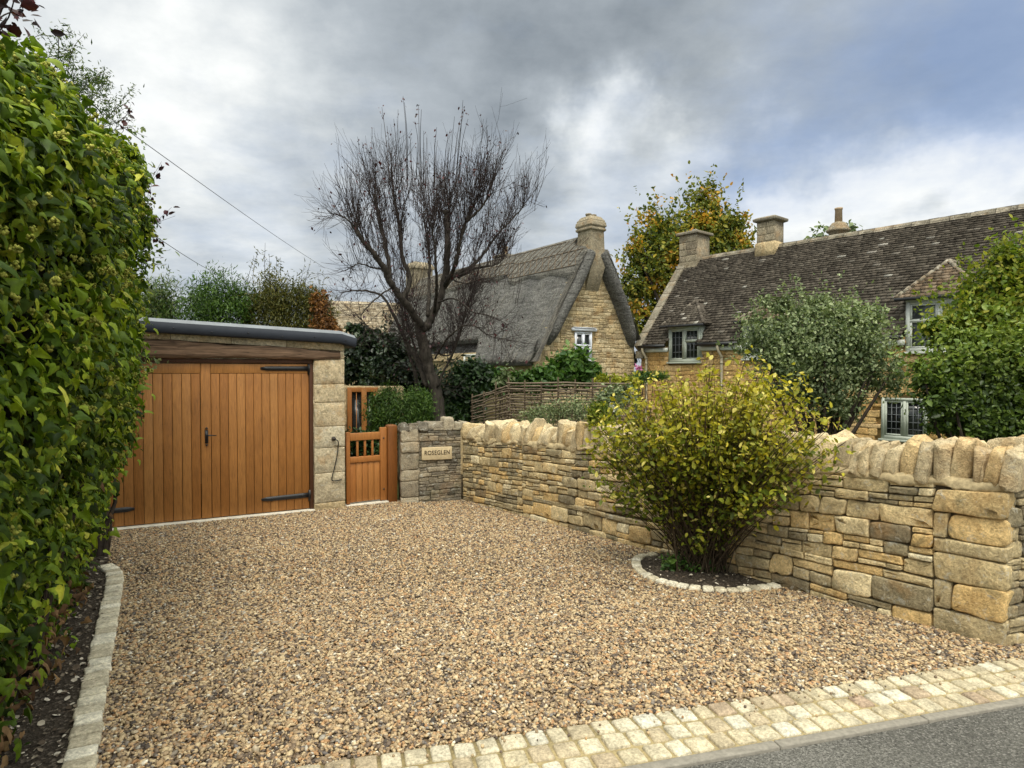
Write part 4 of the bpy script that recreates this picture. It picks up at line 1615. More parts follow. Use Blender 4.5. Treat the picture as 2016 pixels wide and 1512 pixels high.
cg = Fr(cpt(0, -.005, 0), CU, -CR)
window(cot, cg, -.72, -.02, 2.0, 2.88, [[.5], [.5]], 'bluewhite', b=.03, bars=(1, 1))
m = MB()
m.box(cg, -.86, .16, -.03, .07, 2.90, 2.99, .5)
m.box(cg, -.80, .10, -.03, .09, 2.992, 3.02, .5)
m.build('lintel', MT['bluewhite'], cot)
cl_ = Fr(cpt(-1.93, 0, 0), -CR, -CU)
sP = (P(905, 715, 22.5), P(935, 715, 21.6))
window(cot, cl_, -4.75, -3.75, 1.5, 2.25, [[], []], 'palepaint', b=.02, glass='glasspale')
# gable chimney
ch = Fr(C0, CU, CR)
m = MB()
m.sqloft(ch, .0, .06, [(.27, .07, 4.2), (.30, .34, 4.92), (.295, .335, 5.4), (.28, .31, 6.06), (.30, .325, 6.07), (.335, .36, 6.10), (.335, .36, 6.16), (.31, .335, 6.17), (.315, .34, 6.20), (.345, .37, 6.23),
                       (.345, .37, 6.27), (.335, .36, 6.29), (.335, .36, 6.35), (.31, .33, 6.37), (.31, .33, 6.42), (.27, .29, 6.46), (.25, .27, 6.50), (.21, .23, 6.545)], .5)
chm = m.build('chimney', MT['chim'], cot, bevel=.008)
for a in (-.10, .11):
    m = MB()
    m.lathe(ch(a, .06, 6.5), [(.085, 0), (.085, .09), (.10, .10), (.10, .14), (.07, .15)], 14)
    m.build('chimney_pot', MT['chim'], chm, smooth=False)
m = MB()
m.sqloft(ch, 0, CLEN - .2, [(.5, .42, 4.6), (.5, .42, 6.45), (.56, .48, 6.47), (.56, .48, 6.6), (.46, .38, 6.75), (.4, .32, 6.8)], .6)
m.build('chimney', MT['chim'], cot, bevel=.01)
m = MB()
m.sqloft(ch, .75, 6.0, [(.32, .36, 4.6), (.32, .36, 6.2), (.37, .41, 6.22), (.37, .41, 6.3)], .6)
c2 = m.build('chimney', MT['chim'], cot, bevel=.01)
m = MB()
m.lathe(ch(.75, 6.0, 6.3), [(.11, 0), (.10, .3), (.12, .31), (.12, .36)], 12)
m.build('chimney_pot', MT['terra'], c2)

# ------------------------------------------------------------------ long stone house on the right
HT_, HB = unit([.634, -.773, 0]), unit([.773, .634, 0])
H0 = P(1262, 700, 21.0)
H0 = np.array([H0[0], H0[1], 0.0])
hf_ = Fr(H0, HT_, -HB)                              # b outwards (towards us)
HL, HD, ZE, ZH = 13.5, 2.5, 2.48, 5.62
house = thing('stone_house', 'long honey stone house with dark stone tiled roof, dormers and sage windows on the right', 'house', hf_(0, 0, -.5))


def tiles(mm, O, u, up_, n, L, SL, row=.118, tw=(.12, .26), thick=.036, inside=None, rgen=None):
    t = 0.0
    i = 0
    while t < SL:
        x = -rng.uniform(0, .2)
        rh = row * (1 - .35 * t / SL)
        while x < L:
            w_ = rng.uniform(*tw)
            x0, x1 = max(0, x), min(L, x + w_ - rng.uniform(.003, .012))
            if x1 - x0 > .03 and (inside is None or inside((x0 + x1) / 2, t + rh * .3)):
                l0 = t + rng.normal(0, .006)
                l1 = t + rh * 1.3
                h0 = rng.uniform(.85, 1.15) * thick
                lf = thick * 1.15 + rng.uniform(0, .006)
                sk = rng.normal(0, .004)
                V = []
                for (tt, base) in ((l0, lf), (l1, 0.0)):
                    for hh in (base, base + h0):
                        for xx in (x0, x1):
                            V.append(O + u * xx + up_ * (tt + sk * (1 if xx == x0 else -1)) + n * hh)
                # order: (l0 low: x0,x1),(l0 high),(l1 low),(l1 high)
                mm.add(V, [(0, 1, 3, 2), (2, 3, 7, 6), (0, 2, 6, 4), (1, 5, 7, 3)], rng.random() if rgen is None else rgen())
            x += w_
        t += rh
        i += 1


run = HD + .14
rise = ZH - ZE
rup = unit(-HB * 0 + HB * run + vz * rise)
rnn = unit(np.cross(HT_, rup))
if rnn[2] < 0:
    rnn = -rnn
SLEN = math.hypot(run, rise)
eO = hf_(.12, .14, ZE)
# dormers: t0, t1 (window), sill, head, ridge z
DORM = [(1.14, 2.30, 1.93, 3.0, 3.86), (3.75, 4.85, 2.0, 3.0, 3.62), (7.95, 9.25, 2.1, 3.28, 4.2)]


def roof_b(z):
    return (z - ZE) / rise * run - .14                # distance behind the wall face where the main roof reaches z


def hole(x, t):
    a = x + .12
    z = ZE + t * rise / SLEN
    for t0, t1, s_, hd, rz_ in DORM:
        if t0 - .02 < a < t1 + .02 and z < hd - .05:
            return False
    return True


m = MB()
tiles(m, eO, HT_, rup, rnn, HL - .12, SLEN, inside=hole)
m.build('roof_tiles', MT['tile'], house)
m = MB()
bk_ = hf_(0, -2 * HD - .14, ZE)
dzk = .22 / (HD + .10) * (rise + .01)
m.add([hf_(0, -.12, ZE - .03 + dzk), hf_(HL, -.12, ZE - .03 + dzk), hf_(HL, -HD, ZH - .02), hf_(0, -HD, ZH - .02), hf_(0, -2 * HD - .14, ZE - .03), hf_(HL, -2 * HD - .14, ZE - .03)], [(0, 1, 2, 3), (3, 2, 5, 4)], .1)
m.build('roof_deck', MT['tile'], house)
m = MB()
a = .2
while a < HL:
    L_ = rng.uniform(.4, .55)
    V = []
    for aa in (a, a + L_ - .01):
        for bb, cc in ((.16, -.09), (.10, .02), (0, .06 + rng.normal(0, .004)), (-.10, .02), (-.16, -.09)):
            V.append(hf_(aa, -HD + bb, ZH + cc))
    m.add(V, [(i, i + 1, i + 6, i + 5) for i in range(4)] + [(0, 1, 2, 3, 4), (9, 8, 7, 6, 5)], rng.random())
    a += L_
m.build('ridge_tiles', MT['parapet'], house)
# walls
m = MB()
stones(m, hf_(0, 0, -.5), HT_, vz, -HB, HL, ZE + .48, ch=(.11, .2), big=(.2, .5), small=(.16, .36), psub=.25, gap=.010, depth=.11, proud=.006, rough=.7,
       inside=lambda a, t: not any(t0 - .05 < a < t1 + .05 and t - .5 > s_ - .05 for t0, t1, s_, hd, rz_ in DORM) and not (7.35 < a < 8.5 and -.1 < t - .5 < 1.05))
m.build('stonework', MT['honey'], house)
m = MB()
m.box(hf_, 0.01, HL, -.3, -.085, -.6, ZE - .05, .5)
gpt = [(-.02, -.5), (-2 * HD, -.5), (-2 * HD, ZE), (-HD, ZH - .1), (-.02, ZE)]
m.add([hf_(.004, b, c) for b, c in gpt] + [hf_(.3, b, c) for b, c in gpt], [(0, 1, 2, 3, 4), (9, 8, 7, 6, 5)], .4)
m.build('wall', MT['honeymortar'], house)
# raised gable coping
m = MB()
k = 7
for i in range(k):
    f0, f1 = i / k, (i + 1) / k - .004
    V = []
    for c in (-.22, .13):
        for f in (f0, f1):
            for a in (-.10, .20):
                q = hf_(a, .16 - (HD + .16) * f, ZE - .08 + (rise + .10) * f) + rnn * c
                V.append(q)
    m.add([V[0], V[1], V[2], V[3], V[4], V[5], V[6], V[7]], [(0, 2, 3, 1), (4, 5, 7, 6), (0, 1, 5, 4), (2, 6, 7, 3), (0, 4, 6, 2), (1, 3, 7, 5)], rng.random())
m.box(hf_, -.10, .20, -.02, .17, ZE - .42, ZE - .16, .5)
m.build('gable_coping', MT['parapet'], house, bevel=.012)


def stack(a, b, wa, wb, z0, z1, cap, nm='chimney', pot=None):
    mm = MB()
    t = z0
    i = 0
    mm.box(hf_, a - wa + .012, a + wa - .012, b - wb + .012, b + wb - .012, z0, z1 - .002, .3)
    while t < z1 - .03:
        h_ = min(rng.uniform(.2, .3), z1 - t)
        for sgn, O, u, L_, n_ in ((0, hf_(a - wa, b + wb, 0), HT_, 2 * wa, -HB), (1, hf_(a - wa, b - wb, 0), -HB, 2 * wb, -HT_)):
            cut = L_ * rng.uniform(.35, .65)
            for x0, x1 in ((0, cut), (cut, L_)):
                stone(mm, O, u, vz, n_, x0 + .004, x1 - .004, t + .004, t + h_ - .004, .03, .004, .4)
        t += h_
    o = mm.build(nm, MT['chim'], house)
    c_ = MB()
    c_.sqloft(hf_, a, b, cap, .4)
    c_.build('chimney_cap', MT['parapet'], o, bevel=.01)
    if pot:
        p_ = MB()
        p_.lathe(hf_(a, b, pot[0]), [(pot[1], 0), (pot[1] * .92, pot[2]), (pot[1] * 1.08, pot[2] + .01), (pot[1] * 1.08, pot[2] + .07), (pot[1] * .8, pot[2] + .07)], 14)
        p_.build('chimney_pot', MT[pot[3]], o)
    return o


stack(.34, -HD - .02, .36, .40, 4.7, 6.42, [(.36, .40, 6.42), (.45, .49, 6.44), (.45, .49, 6.52), (.38, .42, 6.55)], pot=(6.55, .09, .05, 'lead'))
stack(3.18, -HD, .30, .30, 5.2, 6.38, [(.30, .30, 6.38), (.39, .39, 6.42), (.40, .40, 6.50), (.30, .30, 6.55)])
m = MB()
m.sqloft(hf_, 3.18, -HD, [(.34, .34, 5.2), (.34, .34, 5.70), (.305, .305, 5.74)], .6)
m.build('chimney_base', MT['gable'], house)
m = MB()
c5 = hf_(4.6, -HD - 1.6, -.06)
m.lathe(c5, [(.28, 4.5), (.28, 6.12), (.34, 6.14), (.36, 6.2), (.30, 6.24), (.29, 6.30), (.20, 6.42), (.13, 6.45)], 20)
o_ = m.build('chimney', MT['chim'], house)
m = MB()
m.lathe(c5, [(.115, 6.44), (.105, 6.84), (.12, 6.85), (.12, 6.9), (.09, 6.9)], 16)
m.build('chimney_pot', MT['terra'], o_)

# dormers
for di, (t0, t1, s_, hd, rz_) in enumerate(DORM):
    mm = MB()
    bd = roof_b(hd) + .05
    mm.box(hf_, t0 - .03, t0 + .0, -bd, -.001, s_, hd + .05, .5)
    mm.box(hf_, t1 + .0, t1 + .03, -bd, -.001, s_, hd + .05, .5)
    mm.box(hf_, t0 - .03, t1 + .03, -bd, .03, hd, hd + .06, .5)
    dm = mm.build('dormer', MT['sage' if di == 0 else 'palepaint'], house)
    # hipped tiled roof
    ov = .20
    e0, e1 = t0 - ov, t1 + ov
    zc = hd + .07
    fb = .16
    mid = (e0 + e1) / 2
    hb_ = -.62
    br_ = roof_b(rz_)
    be = roof_b(zc)
    A_, B_ = hf_(e0, fb, zc), hf_(e1, fb, zc)
    Cp, Dp = hf_(mid, hb_, rz_), hf_(mid, -br_ - .1, rz_)
    E_, F_ = hf_(e0, -be - .1, zc), hf_(e1, -be - .1, zc)
    rt = MB()
    rt.add([A_, B_, Cp, Dp, E_, F_], [(0, 1, 2), (0, 2, 3, 4), (1, 5, 3, 2), (0, 4, 5, 1)], .2)
    for poly in ((A_, B_, Cp), (E_, A_, Cp, Dp), (B_, F_, Dp, Cp)):
        O = poly[0]
        u = unit(poly[1] - poly[0])
        n_ = unit(np.cross(poly[1] - poly[0], poly[2] - poly[0]))
        if n_[2] < 0:
            n_ = -n_
        up_ = unit(np.cross(n_, u))
        if up_[2] < 0:
            up_ = -up_
        pl2 = [(np.dot(p - O, u), np.dot(p - O, up_)) for p in poly]
        tiles(rt, O + n_ * .004, u, up_, n_, np.linalg.norm(poly[1] - poly[0]), max(p[1] for p in pl2), row=.12, tw=(.1, .2), thick=.022,
              inside=lambda x, t, pl2=pl2: bool(inpoly(x, t, pl2)))
    rt.build('dormer_roof', MT['tile' if di == 0 else 'tilewarm'], dm)
    hp = MB()
    for p, q in ((A_, Cp), (B_, Cp), (Cp, Dp)):
        for i in range(7):
            f0, f1 = i / 7, (i + 1) / 7 - .01
            hp.tube([p + (q - p) * f0 + vz * .03, p + (q - p) * f1 + vz * .045], [.045, .055], 6, rng.random())
    hp.build('hip_tiles', MT['parapet' if di else 'tile'], dm)
    fg = MB()
    fg.box(hf_, e0 - .02, e1 + .02, fb - .03, fb + .07, zc - .05, zc + .02, .5)
    fg.build('dormer_gutter', MT['iron'], dm, bevel=.02)
    window(dm, hf_, t0, t1, s_, hd, [[.62], [.62, ]] if di else [[], [.62]], 'sage' if di == 0 else 'palepaint', b=.03, bars=(3, 4) if di == 0 else None,
           fw=.065, glass='glass' if di == 0 else 'glasspale')
window(house, hf_, 7.42, 8.42, .0, 1.0, [[], []], 'sage', b=.02, bars=(3, 5), fw=.07)
# gutters broken by the dormers, fascia under them, downpipes
spans = [(.05, DORM[0][0] - .03), (DORM[0][1] + .03, DORM[1][0] - .03), (DORM[1][1] + .03, DORM[2][0] - .03), (DORM[2][1] + .03, HL)]
for a0, a1 in spans:
    m = MB()
    m.tube([hf_(a0, .20, ZE - .03), hf_((a0 + a1) / 2, .20, ZE - .03), hf_(a1, .20, ZE - .03)], .055, 10, .5)
    m.build('gutter', MT['iron'], house, smooth=True)
for a0, a1 in spans:
    m = MB()
    m.box(hf_, a0, a1, .012, .09, ZE - .22, ZE - .09, .5)
    m.build('eaves_board', MT['palepaint'], house)
for a in (.22, 3.02):
    m = MB()
    m.tube(catmull([hf_(a, .20, ZE - .08), hf_(a, .19, ZE - .2), hf_(a + .05, .08, ZE - .42), hf_(a + .05, .06, ZE - .6), hf_(a + .05, .06, -.4)], 30), .042, 8, .5)
    for c in (ZE - .62, ZE - 1.3):
        m.tube([hf_(a + .05, .06, c), hf_(a + .05, .06, c + .06)], .054, 8, .5)
    m.build('downpipe', MT['pipe'], house, smooth=True)

# ------------------------------------------------------------------ pale tiled house further left
b0 = P(625, 640, 27)
pf_ = Fr([b0[0], b0[1], 0], [.95, .3, 0])
ph = thing('stone_house', 'distant cottage with a pale stone tiled roof seen left of the bare tree', 'house', [b0[0], b0[1], -.5])
m = MB()
m.box(pf_, .2, 8.3, .4, 4.6, -.5, 2.2, .5)
m.build('wall', MT['gable'], ph)
pz0, pz1, prn = 1.9, 4.85, 2.6
up2 = unit(pf_.y * prn + vz * (pz1 - pz0))
n2 = unit(np.cross(pf_.x, up2))
m = MB()
m.add([pf_(0, 0, pz0), pf_(8.5, 0, pz0), pf_(8.5, prn, pz1), pf_(0, prn, pz1), pf_(8.5, 2 * prn, pz0), pf_(0, 2 * prn, pz0)], [(0, 1, 2, 3), (3, 2, 4, 5)], .1)
tiles(m, pf_(0, 0, pz0) + n2 * .01, pf_.x, up2, n2, 8.5, math.hypot(prn, pz1 - pz0), row=.16, tw=(.2, .4), thick=.03)
m.tube([pf_(0, prn, pz1), pf_(8.5, prn, pz1)], .09, 6, .8)
m.build('roof', MT['tilepale'], ph)

# ------------------------------------------------------------------ glazed oak door of the garden room behind the gate
d0 = P(684, 800, 12.3)
df = Fr([d0[0], d0[1], 0], [.97, .24, 0])
gro = thing('garden_room', 'oak framed glazed garden door half hidden behind the clipped green shrub', 'door', [d0[0], d0[1], -.45])
zt = P(690, 763, 12.3)[2]
m = MB()
m.box(df, -.5, -.02, .02, 1.8, -.5, zt + .012, .5)
m.box(df, .60, 1.1, .02, 1.0, -.5, zt + .012, .5)
m.box(df, -.02, .60, .3, 1.0, -.5, zt + .012, .5)
m.build('wall', MT['gable'], gro)
m = MB()
m.box(df, 0, .085, -.02, .08, -.45, zt, .3)
m.box(df, .27, .37, -.02, .08, -.45, zt, .8)
m.box(df, .50, .59, -.02, .08, -.45, zt, .5)
m.box(df, .085, .27, -.018, .078, zt - .09, zt, .5)
m.box(df, .37, .50, -.018, .078, zt - .09, zt, .5)
do_ = m.build('door', MT['oakgate'], gro, bevel=.004)
m = MB()
m.box(df, .08, .28, .02, .04, -.45, zt - .08, .5)
m.box(df, .36, .51, .02, .04, -.45, zt - .08, .5)
m.build('pane', MT['glass'], do_)
m = MB()
m.box(df, .165, .18, .0, .03, -.45, zt - .09, .5)
m.build('glazing_bar', MT['oakgate'], do_)

# ------------------------------------------------------------------ wattle hurdles
def hurdle(pa, pb, z0a, z1a, z0b, z1b, label, nst, rods):
    root = thing('wattle_hurdle', label, 'fence', [pa[0], pa[1], z0a], 'woven wattle hurdles in the garden')
    u = unit(np.array([pb[0] - pa[0], pb[1] - pa[1], 0]))
    L = math.hypot(pb[0] - pa[0], pb[1] - pa[1])
    nn = np.array([-u[1], u[0], 0])
    base = np.array([pa[0], pa[1], 0.0])
    mm = MB()
    for i in range(rods):
        f = (i + .5) / rods
        n_ = nst * 5
        ss = np.linspace(-.03, L + .03, n_)
        zz = (z0a + (z1a - z0a) * f) * (1 - ss / L) + (z0b + (z1b - z0b) * f) * ss / L
        ph_ = PI * (i % 2) + rng.normal(0, .15)
        off = .022 * np.sin(ss / L * PI * (nst - 1) + ph_)
        wob = np.interp(ss, np.linspace(0, L, 9), rng.normal(0, .007, 9))
        top = .02 * rng.normal() * (i > rods - 4)
        p = base + ss[:, None] * u + off[:, None] * nn
        p[:, 2] = zz + wob + top * np.sin(ss * 2)
        mm.tube(p, rng.uniform(.010, .015), 5, rng.random())
    mm.build('weave', MT['reed'], root, smooth=True)
    for i in range(nst):
        s_ = L * i / (nst - 1)
        f = s_ / L
        q = base + u * s_
        sm = MB()
        zt_ = (z1a * (1 - f) + z1b * f) + rng.uniform(.01, .10)
        sm.tube([q + vz * (z0a * (1 - f) + z0b * f - .2), q + vz * (zt_ - .2), q + vz * zt_], .014, 6, .5)
        sm.build('stake', MT['stem'], root, smooth=True)


h1a, h1b, h1c = P(930, 820, 10.6), P(1001, 830, 9.9), P(1236, 800, 9.4)
hurdle(h1a, h1b, -.42, P(930, 781, 10.6)[2], -.42, P(1001, 755, 9.9)[2], 'narrow woven wattle hurdle end with a sloping top left of the long panel', 4, 36)
hurdle(h1b, h1c, -.42, P(1001, 753, 9.9)[2], -.42, P(1236, 752, 9.4)[2], 'long woven wattle hurdle panel behind the stone wall coping', 8, 46)

# ------------------------------------------------------------------ overhead wires
for (pa, ya), (pb, yb), lb in ((((60, 118), 9), ((640, 528), 34), 'upper thin telephone wire slanting across the grey sky'),
                               (((200, 392), 9), ((440, 545), 30), 'lower thin telephone wire just above the shrubs behind the garage')):
    a, b = P(*pa, ya), P(*pb, yb)
    tt = np.linspace(0, 1, 24)[:, None]
    pts = a + (b - a) * tt - vz * (.10 * np.sin(PI * tt))
    m = MB()
    m.tube(pts, .009, 4, .5)
    m.build('telephone_wire', MT['rubber'], label=lb, cat='wire', group='telephone wires over the garage', base=a)
# ------------------------------------------------------------------ ivy hedge
hp_ = catmull(HEDGE, 80)
hp_ = polyline(hp_, 80)
HLN = np.sum(np.linalg.norm(np.diff(hp_, axis=0), axis=1))
hroot = thing('ivy_hedge', 'tall ivy covered hedge with yellow-green flower heads along the left of the drive', 'hedge', [-3.4, 4.4, gz(4.4)])


def hedge_pt(a, h, push):
    """a along 0..1, h profile length 0..1 -> point and outward normal. The face leans out, rounds over the top."""
    idx = np.clip(a, 0, 1) * 79
    i0 = np.minimum(idx.astype(int), 78)
    f = (idx - i0)[:, None]
    p = hp_[i0] * (1 - f) + hp_[i0 + 1] * f
    d = rows_unit(hp_[i0 + 1] - hp_[i0])
    nn = np.stack([d[:, 1], -d[:, 0], np.zeros(len(a))], 1)
    top = 2.60 + 1.56 * a + .06 * np.sin(a * 5 + 1) + .06 * np.sin(a * 17)
    q = h * 1.36
    z = np.where(q < .86, q / .86 * (top - .45), 0)
    th = np.clip((q - .86) / .5, 0, 1) * PI * .62
    off = .02 + (.16 + .30 * a) * smooth(.02, .62, q / .86) + .05 * np.sin(a * 9 + q * 6) * smooth(.1, .4, q) + .05 * np.sin(a * 27 - q * 14)
    up_ = q >= .86
    off = np.where(up_, off - .55 * (1 - np.cos(th)), off)
    z = np.where(up_, top - .45 + .5 * np.sin(th), z)
    nz = np.where(up_, np.sin(th), -.12)
    nh = np.where(up_, np.cos(th), 1.0)
    # round the far end back
    endf = smooth(.90, 1.0, a)
    off = off - endf * .42 * smooth(.05, .4, q)
    nv = rows_unit(nn * nh[:, None] + d * (endf * 1.2)[:, None] + np.array([0, 0, 1]) * nz[:, None])
    pt = p + nn * off[:, None] + nv * push[:, None]
    pt[:, 2] = -GS * np.minimum(pt[:, 1], 12) + .02 + z + nv[:, 2] * push
    return pt, nv


n = 80000
a, h = rng.uniform(-0.0, 1.0, n), rng.uniform(0, 1, n)
h = np.where(rng.random(n) < .35, rng.uniform(.55, 1, n), h)
keep = rng.random(n) < (.16 + .84 * smooth(.03, .2, h + .05 * np.sin(a * 23)))
a, h = a[keep], h[keep]
hole_ = np.sin(a * 61 + 3 * np.sin(h * 9)) * np.sin(h * 31 + 4 * np.sin(a * 17)) + .5 * np.sin(a * 131 + h * 47)
keep = (hole_ > -.55) | (rng.random(len(a)) < .22)
a, h, hole_ = a[keep], h[keep], hole_[keep]
pt, nv = hedge_pt(a, h, rng.normal(-.04, .06, len(a)) + .045 * hole_)
tip = np.array([0, 0, -.9]) + nv * .35
rr = np.clip(rng.beta(1.6, 2.0, len(a)) * .92 + .12 * (h - .4) + rng.normal(0, .09, len(a)), 0, 1)
m = MB()
leaves(m, pt, nv + np.array([0, 0, .45]), .048, IVY, .6, tip, .75, rr, .42)
# far end cap and back of the hedge
n = 4200
h = rng.uniform(.03, 1, n)
pt, nv = hedge_pt(np.ones(n), h, np.zeros(n))
bk2 = rng.uniform(0, 1, n)
dirn = rows_unit(hp_[-1:] - hp_[-3:-2])[0]
sd2 = np.array([dirn[1], -dirn[0], 0])
pt = pt - sd2 * (bk2 * 1.1)[:, None] + dirn * (.18 * np.sqrt(np.clip(1 - (bk2 * 2 - 1) ** 2, 0, 1)) + rng.normal(0, .06, n))[:, None]
leaves(m, pt, np.broadcast_to(dirn + np.array([0, 0, .4]), pt.shape), .076, IVY, .5, np.array([0, 0, -1.0]), .55, np.clip(rng.beta(1.6, 2.4, n), 0, 1))
m.build('foliage', MT['ivy'], hroot, smooth=True)
# dark solid added inside to stop see-through; its colour stands for shade between leaves
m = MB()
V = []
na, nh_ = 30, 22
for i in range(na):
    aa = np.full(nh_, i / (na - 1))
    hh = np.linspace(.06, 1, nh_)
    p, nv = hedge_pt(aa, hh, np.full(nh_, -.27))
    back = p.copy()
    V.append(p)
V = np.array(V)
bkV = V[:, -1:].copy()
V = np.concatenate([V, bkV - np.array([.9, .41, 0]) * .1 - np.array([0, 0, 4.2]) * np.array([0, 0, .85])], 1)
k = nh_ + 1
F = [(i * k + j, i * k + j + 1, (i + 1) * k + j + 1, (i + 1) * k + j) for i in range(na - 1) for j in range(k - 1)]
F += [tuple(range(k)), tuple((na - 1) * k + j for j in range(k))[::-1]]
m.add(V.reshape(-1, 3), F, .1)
m.build('shade_core', plain('hedge_shade', (.016, .014, .009), .95, .05, 0, .4, 8, .4), hroot)
# flower heads in small groups
m = MB()
n = 240
a, h = rng.uniform(.0, .97, n), np.clip(rng.beta(2.2, 1.5, n), .12, .98)
pt, nv = hedge_pt(a, h, np.full(n, .035))
for c, v in zip(pt, nv):
    kq = random.randint(2, 6)
    for _ in range(kq):
        o_ = c + rng.normal(0, .045, 3) + v * rng.uniform(.0, .04)
        rad = rng.uniform(.012, .019)
        # a ball of little florets
        d = rows_unit(rng.normal(0, 1, (11, 3)))
        M = np.repeat((np.eye(3) * rad * .55)[None], 11, 0)
        m.inst(OCT[0], OCT[1], M, o_ + d * rad * .75, np.clip(rng.normal(.55, .2, 11), 0, 1))
m.build('flower_heads', MT['umbel'], hroot)
# bare stems and dead leaves low down
for i in range(26):
    aa = np.array([rng.uniform(.05, 1.0)])
    h0 = rng.uniform(.12, .3)
    p1, _ = hedge_pt(aa, np.array([h0]), np.array([-.05]))
    p0, _ = hedge_pt(aa + rng.normal(0, .03), np.array([0.0]), np.array([-.12]))
    m = MB()
    mid = (p0[0] + p1[0]) / 2 + rng.normal(0, .06, 3)
    m.tube(catmull([p0[0] - vz * .03, mid, p1[0]], 10), np.linspace(rng.uniform(.012, .04), .010, 10), 6, .5)
    m.build('stem', MT['bark'], hroot, smooth=True)
m = MB()
e0_ = hp_[-3]
m.tube(catmull([[e0_[0], e0_[1], gz(6) - .05], [e0_[0] + .05, e0_[1] + .03, .15], [e0_[0] - .02, e0_[1], .7]], 10), np.linspace(.11, .07, 10), 9, .5)
m.build('stem', MT['bark'], hroot, smooth=True)
m = MB()
n = 420
a, h = rng.uniform(0, .75, n), rng.beta(1, 7, n) * .4
pt, nv = hedge_pt(a, h, rng.normal(.0, .06, n))
leaves(m, pt, nv, .055, IVY, .9, np.array([0, 0, -1.0]), .8)
m.build('dead_leaves', MT['dead'], hroot)

# things growing through and behind the hedge
tr = thing('plum_tree', 'dark purple leaved tree branch at the top left corner above the ivy', 'tree', [-4.6, 4.4, gz(4.4)])
m = MB()
tp = [np.array([-4.6, 4.4, gz(4.4)]), np.array([-4.5, 4.4, 2.2]), P(-60, 120, 4.4), P(-20, 20, 4.4), P(10, -60, 4.4)]
m.tube(catmull(tp, 16), np.linspace(.06, .012, 16), 7, .5)
ends = []
for i in range(14):
    s0 = P(-40 + rng.uniform(-30, 20), 60 + rng.uniform(-80, 60), 4.4)
    e_ = P(rng.uniform(-40, 40), rng.uniform(-60, 75), 4.4 + rng.uniform(-.3, .4))
    m.tube(catmull([s0, (s0 + e_) / 2 + rng.normal(0, .03, 3), e_], 8), np.linspace(.008, .003, 8), 4, .5, False)
    ends.append(e_)
m.build('trunk', MT['twig'], tr, smooth=True)
m = MB()
ends = np.array(ends)
pts = ends[rng.integers(0, len(ends), 260)] + rng.normal(0, .06, (260, 3))
leaves(m, pts, np.broadcast_to([0, -.5, .6], pts.shape), .085, OVAL, .9)
m.build('crown', MT['plum'], tr)


def sprigs(name, label, cat, stems, mat, leaf, tpl, nl, base, rad=.006, spread=.05, group=None, stem='twig'):
    root = thing(name, label, cat, base, group)
    st, lf = MB(), MB()
    for ctrl in stems:
        c = catmull(ctrl, 14)
        st = MB()
        st.tube(c, np.linspace(rad, rad * .3, 14), 4, .5, False)
        st.build('stem', MT[stem], root, smooth=True)
        k = nl
        t = rng.uniform(.35, 1, k)
        idx = t * 13
        i0 = np.minimum(idx.astype(int), 12)
        p = c[i0] + (c[i0 + 1] - c[i0]) * (idx - i0)[:, None]
        d = rows_unit(c[i0 + 1] - c[i0])
        tipd = d * .5 + rng.normal(0, 1, (k, 3)) * .8
        leaves(lf, p + rng.normal(0, spread, (k, 3)), rng.normal(0, 1, (k, 3)) + [0, 0, .6], leaf, tpl, .5, tipd, .3)
    lf.build('foliage', MT[mat], root)
    return root


stl = []
for i in range(30):
    f = rng.random()
    ex, ey = 95 + 150 * f + rng.normal(0, 14), 95 + 125 * f + rng.normal(0, 22)
    Y = 5.0 + 1.6 * f
    e_ = P(ex, ey, Y)
    s0 = P(ex - 60, ey + 130, Y + .2)
    stl.append([s0, (s0 + e_) / 2 + rng.normal(0, .08, 3), e_, e_ + rng.normal(0, .08, 3) + [.06, 0, .02]])
sprigs('arching_shrub', 'wispy grey-green arching shrub rising behind the top of the ivy', 'shrub', stl, 'willow', .042, NARROW, 75, [-4.5, 6.0, gz(6)], .005, .035)
stl = []
for (x0, y0, x1, y1, Y) in ((285, 420, 318, 318, 6.4), (290, 400, 312, 335, 6.5), (285, 450, 345, 425, 6.4), (288, 460, 338, 408, 6.3), (292, 455, 318, 478, 6.3), (230, 240, 258, 205, 6.0), (240, 262, 262, 215, 6.2), (250, 520, 318, 505, 6.3), (240, 760, 272, 770, 6.6), (225, 900, 250, 905, 6.6)):
    a_, b_ = P(x0, y0, Y), P(x1, y1, Y)
    stl.append([a_ - [.25, 0, .1], a_, (a_ + b_) / 2 + rng.normal(0, .02, 3), b_])
sprigs('creeper', 'dark red leaved creeper sprays sticking out of the far end of the ivy', 'climber', stl, 'plum', .062, OVAL, 9, [-4.2, 6.4, gz(6.4)], .004, .02)
stl = []
for (x0, y0, x1, y1, Y) in ((255, 250, 290, 270, 6.0), (285, 500, 335, 492, 6.3), (280, 520, 328, 520, 6.3), (270, 700, 322, 712, 6.7), (270, 715, 300, 724, 6.7), (270, 560, 310, 575, 6.4)):
    a_, b_ = P(x0, y0, Y), P(x1, y1, Y)
    stl.append([a_ - [.2, 0, .05], a_, (a_ + b_) / 2 + rng.normal(0, .02, 3), b_])
sprigs('climbing_shoot', 'pale silvery green leafy shoots poking out of the ivy beside the garage lintel', 'climber', stl, 'silver', .05, OVAL, 16, [-4.25, 6.6, gz(6.6)], .004, .03)

# ------------------------------------------------------------------ yellow-green shrub in the half-round bed
sb = G(1385, 1122)
sh = thing('flowering_shrub', 'yellow-green leafy shrub with many thin stems fanning from the half-round bed', 'shrub', sb)
wd_ = wn_[:2]


def front_of_wall(p):
    d = (p[:, 0] - WA[0]) * wd_[0] + (p[:, 1] - WA[1]) * wd_[1]
    return (d > .05) | (p[:, 2] > 1.22)


